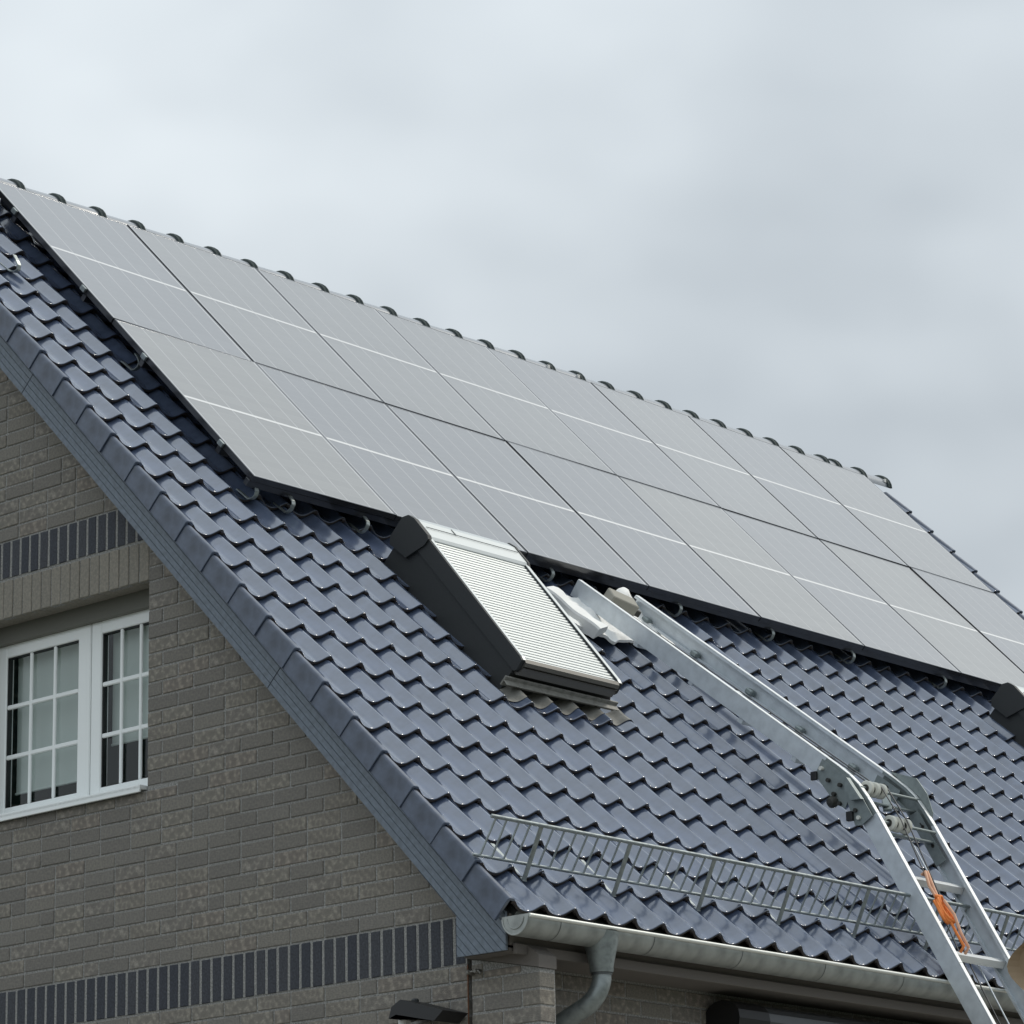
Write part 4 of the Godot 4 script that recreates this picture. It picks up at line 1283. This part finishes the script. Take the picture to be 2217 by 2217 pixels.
func rope():
	var o := thing("rope_bundle", "orange rope hank tied between two rungs of the lift", "rope", Transform3D(Basis.IDENTITY, on_ladder(3.56, 0.3)))
	var base := on_ladder(3.56, 0.3)
	var mk := func(called: String, pts: Array, r: float, m: Material):
		var st := new_st(); var q := []
		for p in pts: q.append(p - base)
		tube(st, q, r, 8); put(called, st, m, o)
	mk.call("strand", [on_ladder(3.578, 0.545, -0.015), on_ladder(3.578, 0.548, 0.015), on_ladder(3.58, 0.47, 0.0), on_ladder(3.565, 0.40, 0.0)], 0.010, M.rope_pale)
	mk.call("strand", [on_ladder(3.558, 0.546, -0.015), on_ladder(3.557, 0.548, 0.015), on_ladder(3.545, 0.47, 0.0), on_ladder(3.548, 0.39, 0.0)], 0.009, M.rope_pale)
	mk.call("knot", [on_ladder(3.53, 0.40, 0.005), on_ladder(3.555, 0.385, 0.025), on_ladder(3.58, 0.375, 0.01), on_ladder(3.56, 0.37, -0.02), on_ladder(3.535, 0.385, -0.005)], 0.013, M.rope)
	for k in 7:
		var f := (k - 3) / 3.0
		var pts := []
		for i in 17:
			var a := TAU * i / 16.0
			var wob := 0.004 * sin(a * 3.0 + k * 2.1)
			pts.append(on_ladder(3.552 + f * 0.020 + cos(a) * (0.028 + 0.008 * absf(f)) + wob, 0.315 + sin(a) * (0.075 - 0.008 * absf(f)), 0.018 - 0.02 * absf(f) + 0.006 * cos(a * 2.0 + k)))
		mk.call("loop", pts, 0.0085, M.rope)
	mk.call("strand", [on_ladder(3.545, 0.36, 0.035), on_ladder(3.556, 0.27, 0.042), on_ladder(3.562, 0.18, 0.02), on_ladder(3.578, 0.098, 0.01), on_ladder(3.58, 0.085, -0.03)], 0.009, M.rope_pale)
	mk.call("strand", [on_ladder(3.54, 0.25, 0.01), on_ladder(3.538, 0.18, 0.008), on_ladder(3.54, 0.105, 0.008), on_ladder(3.54, 0.09, -0.03)], 0.0085, M.rope)

func padding():
	# white foam sheet laid under the head of the lift, its near edge doubled over
	var o := thing("foam_padding", "crumpled white foam sheet under the top end of the lift rails", "padding", RF * Transform3D(Basis.IDENTITY, Vector3(3.2, 0, -3.1)))
	var nz := FastNoiseLite.new(); nz.seed = 8; nz.frequency = 2.2; nz.fractal_octaves = 3
	var n := 44; var m := 30
	var P := func(i: int, j: int) -> Vector3:
		var fu := i / float(n); var fs := j / float(m)
		var u := lerpf(3.06, 4.05, fu)
		var s_lo := 3.02 + 0.10 * smoothstep(0.0, 0.25, 0.3 - fu) + 0.16 * fu + 0.025 * nz.get_noise_2d(u * 3.0, 7.0)
		var s_hi := 3.47 + 0.24 * fu + 0.04 * nz.get_noise_2d(u * 2.0, 2.0)
		var s := lerpf(s_lo, s_hi, fs)
		var h := 0.024 + 0.035 * nz.get_noise_2d(u * 1.6, s * 1.6) + 0.010 * nz.get_noise_2d(u * 6.0, s * 6.0)
		h += 0.085 * exp(-pow((u - 3.93) / 0.11, 2.0) - pow((s - 3.66) / 0.10, 2.0))
		return Vector3(u - 3.2, h, -(s - 3.1))
	var st := new_st()
	var N := func(i: int, j: int) -> Vector3:
		var dx: Vector3 = P.call(min(i + 1, n), j) - P.call(max(i - 1, 0), j)
		var dz: Vector3 = P.call(i, min(j + 1, m)) - P.call(i, max(j - 1, 0))
		var q := dx.cross(dz).normalized()
		return q if q.y > 0 else -q
	for i in n:
		for j in m:
			smooth_quad(st, [P.call(i, j), P.call(i + 1, j), P.call(i + 1, j + 1), P.call(i, j + 1)], [N.call(i, j), N.call(i + 1, j), N.call(i + 1, j + 1), N.call(i, j + 1)])
	for i in n:
		var a: Vector3 = P.call(i, 0); var b: Vector3 = P.call(i + 1, 0)
		face(st, [a, b, b + Vector3(0, -0.018, 0.002), a + Vector3(0, -0.018, 0.002)], Vector3(0, 0, 1))
	for j in m:
		var a: Vector3 = P.call(0, j); var b: Vector3 = P.call(0, j + 1)
		face(st, [a, b, b + Vector3(0.002, -0.018, 0), a + Vector3(0.002, -0.018, 0)], Vector3.LEFT)
	put("sheet", st, M.foam, o)
	# the doubled edge: a soft slab along the skylight side
	st = new_st()
	var secs := []
	for k in 13:
		var f := k / 12.0
		var c := Vector3(lerpf(3.06, 3.235, f), 0.045 + 0.006 * sin(f * 9.0), -lerpf(3.46, 3.07, f)) - Vector3(3.2, 0, -3.1)
		var wob := 0.008 * sin(f * 14.0)
		secs.append([c + Vector3(-0.055, -0.055 + wob, 0.02), c + Vector3(-0.055, 0.018, 0.02), c + Vector3(-0.045, 0.030, 0.017), c + Vector3(0.045, 0.034 + wob, -0.017), c + Vector3(0.06, 0.0, -0.02)])
	for k in 12:
		for e in 4: face(st, [secs[k][e], secs[k][e + 1], secs[k + 1][e + 1], secs[k + 1][e]], Vector3(-1, 0.2, 0) if e < 2 else Vector3.UP)
	face(st, secs[12], Vector3(0, 0, 1)); face(st, secs[0], Vector3(0, 0, -1))
	put("folded_edge", st, M.foam, o)
	var b := thing("timber_block", "grey weathered timber block wedged between the lift rails", "block", RF * Transform3D(Basis.IDENTITY, Vector3(3.72, 0.0, -3.46)))
	st = new_st()
	box(st, Vector3(0.02, 0.09, -0.02), Vector3(0.20, 0.075, 0.12), 0.006, Basis(Vector3.UP, -0.35))
	put("block", st, M.wood, b)
	st = new_st()
	box(st, Vector3(0.075, 0.082, 0.045), Vector3(0.12, 0.04, 0.03), 0.004, Basis(Vector3.UP, -0.35))
	put("slot", st, M.steel_dark, b)

func awning():
	var o := thing("awning_cassette", "closed dark grey awning cassette fixed below the eave soffit", "awning", Transform3D(Basis.IDENTITY, Vector3(1.92, EY - 0.385, -0.27)))
	var prof := []
	for k in 16:
		var a := TAU * k / 16.0
		prof.append(Vector2(cos(a) * 0.11, sin(a) * 0.085 + (0.01 if sin(a) > 0 else 0.0)))
	var st := new_st(); prism(st, prof, 0.262, 5.2); put("cassette", st, M.awning, o)
	st = new_st()
	var big := []
	for q in prof: big.append(q * 1.06)
	prism(st, big, 0.0, 0.26); put("end_cap", st, M.black, o)
	st = new_st()
	for x in [0.5, 2.6, 4.8]: box(st, Vector3(x, 0.02, -0.085), Vector3(0.08, 0.16, 0.05), 0.004)
	put("bracket", st, M.black, o)

func wall_lamp():
	var o := thing("wall_lamp", "black and white outdoor wall lamp beside the gable corner", "lamp", Transform3D(Basis.IDENTITY, Vector3(GX, EY - 0.62, -0.80)))
	# white bracket arm from the wall, black tilted head
	var st := new_st()
	box(st, Vector3(-0.015, -0.06, 0.0), Vector3(0.03, 0.20, 0.10), 0.008)
	bar(st, Vector3(-0.10, -0.10, 0.005), Vector3(-0.10, 0.135, 0.012), 0.05, 0.05, Vector3.LEFT, 0.008)
	put("bracket_arm", st, M.white, o)
	st = new_st()
	var b := Basis(Vector3(1, 0, 0), 0.0) * Basis(Vector3.RIGHT, 0.28)
	prism(st, [Vector2(0.0, 0.13), Vector2(0.02, 0.185), Vector2(0.08, 0.215), Vector2(0.36, 0.135), Vector2(0.30, 0.09), Vector2(0.05, 0.145)], -0.20, -0.02)
	put("lamp_head", st, M.black, o)
	st = new_st()
	lathe(st, [Vector2(0.0, -0.02), Vector2(0.018, -0.02), Vector2(0.02, 0.004), Vector2(0.014, 0.012), Vector2(0.0, 0.012)], Vector3(-0.10, 0.215, 0.085), Vector3.UP, 12)
	put("sensor", st, M.sky_dark, o)

# ---------------------------------------------------------------- plants
func plants():
	# a young tree with withered leaves whose tip reaches into the lower right corner
	var base := Vector3(-0.105, 0.0, 3.21)
	var t := thing("young_tree", "withered young tree with brown and olive leaves near the lift", "tree", Transform3D(Basis.IDENTITY, base))
	var st := new_st()
	tube(st, [Vector3(0, 0, 0), Vector3(0.02, 1.2, 0.01), Vector3(-0.01, 2.4, 0.02), Vector3(-0.06, 3.45, 0.0)], [0.05, 0.04, 0.028, 0.010], 10)
	var tr := RandomNumberGenerator.new(); tr.seed = 19
	var tips := []
	for k in 26:
		var y := 1.3 + 2.0 * k / 26.0
		var a := k * 2.4
		var l := 0.75 * (1.0 - k / 34.0)
		var p0 := Vector3(-0.02, y, 0.01); var p1 := p0 + Vector3(cos(a) * l * 0.5, 0.16, sin(a) * l * 0.5); var p2 := p0 + Vector3(cos(a) * l, 0.30, sin(a) * l)
		tube(st, [p0, p1, p2], [0.012, 0.008, 0.003], 6, false)
		for q in 8: tips.append([p0.lerp(p1, q / 8.0) if q < 4 else p1.lerp(p2, (q - 3) / 5.0), a])
		tips.append([p2, a])
	var bark := mat(lin(0.12, 0.085, 0.055), 0.9)
	put("trunk", st, bark, t)
	var leaf := [mat(lin(0.20, 0.12, 0.06), 0.8), mat(lin(0.13, 0.12, 0.04), 0.8), mat(lin(0.30, 0.22, 0.14), 0.8)]
	var ls := [new_st(), new_st(), new_st()]
	for q in tips:
		for e in 5:
			var c: Vector3 = q[0] + Vector3(tr.randf_range(-0.06, 0.06), tr.randf_range(-0.04, 0.06), tr.randf_range(-0.06, 0.06))
			var b := Basis.from_euler(Vector3(tr.randf_range(-1, 1), tr.randf_range(0, TAU), tr.randf_range(-0.8, 0.8)))
			leaf_shape(ls[tr.randi_range(0, 2)], c, b, tr.randf_range(0.025, 0.05))
	for k in 3: put("foliage", ls[k], leaf[k], t)
	# one large withered leaf curled round the leader
	st = new_st()
	var top_p := Vector3(-0.29, EY - 0.585, 3.005) - base; var side := Vector3(0.66, 0.0, 0.75)
	var last := []
	for k in 13:
		var f := k / 12.0
		var w := 0.055 * sin(PI * clampf(f * 0.95 + 0.05, 0.0, 1.0)) + 0.004
		var c := top_p + Vector3(0, -0.29 * f, 0) + side * (0.030 - 0.035 * sin(f * 5.5)) + Vector3(0.75, 0, -0.66) * 0.03 * sin(f * 4.0)
		var row := [c - side * w, c + Vector3(0.75, 0, -0.66) * 0.02, c + side * w]
		if k > 0:
			for e in 2: face(st, [last[e], last[e + 1], row[e + 1], row[e]], Vector3(-0.75, 0.2, 0.66))
		last = row
	put("withered_leaf", st, leaf[2], t)

func leaf_shape(st: SurfaceTool, c: Vector3, b: Basis, l: float):
	var w := l * 0.28
	var p := [c, c + b * Vector3(w, 0.15 * l, 0.4 * l), c + b * Vector3(0, 0.04 * l, l), c + b * Vector3(-w, 0.15 * l, 0.4 * l), c + b * Vector3(0, 0, 0.45 * l)]
	face(st, [p[0], p[1], p[4]], b * Vector3.UP); face(st, [p[1], p[2], p[4]], b * Vector3.UP)
	face(st, [p[2], p[3], p[4]], b * Vector3.UP); face(st, [p[3], p[0], p[4]], b * Vector3.UP)
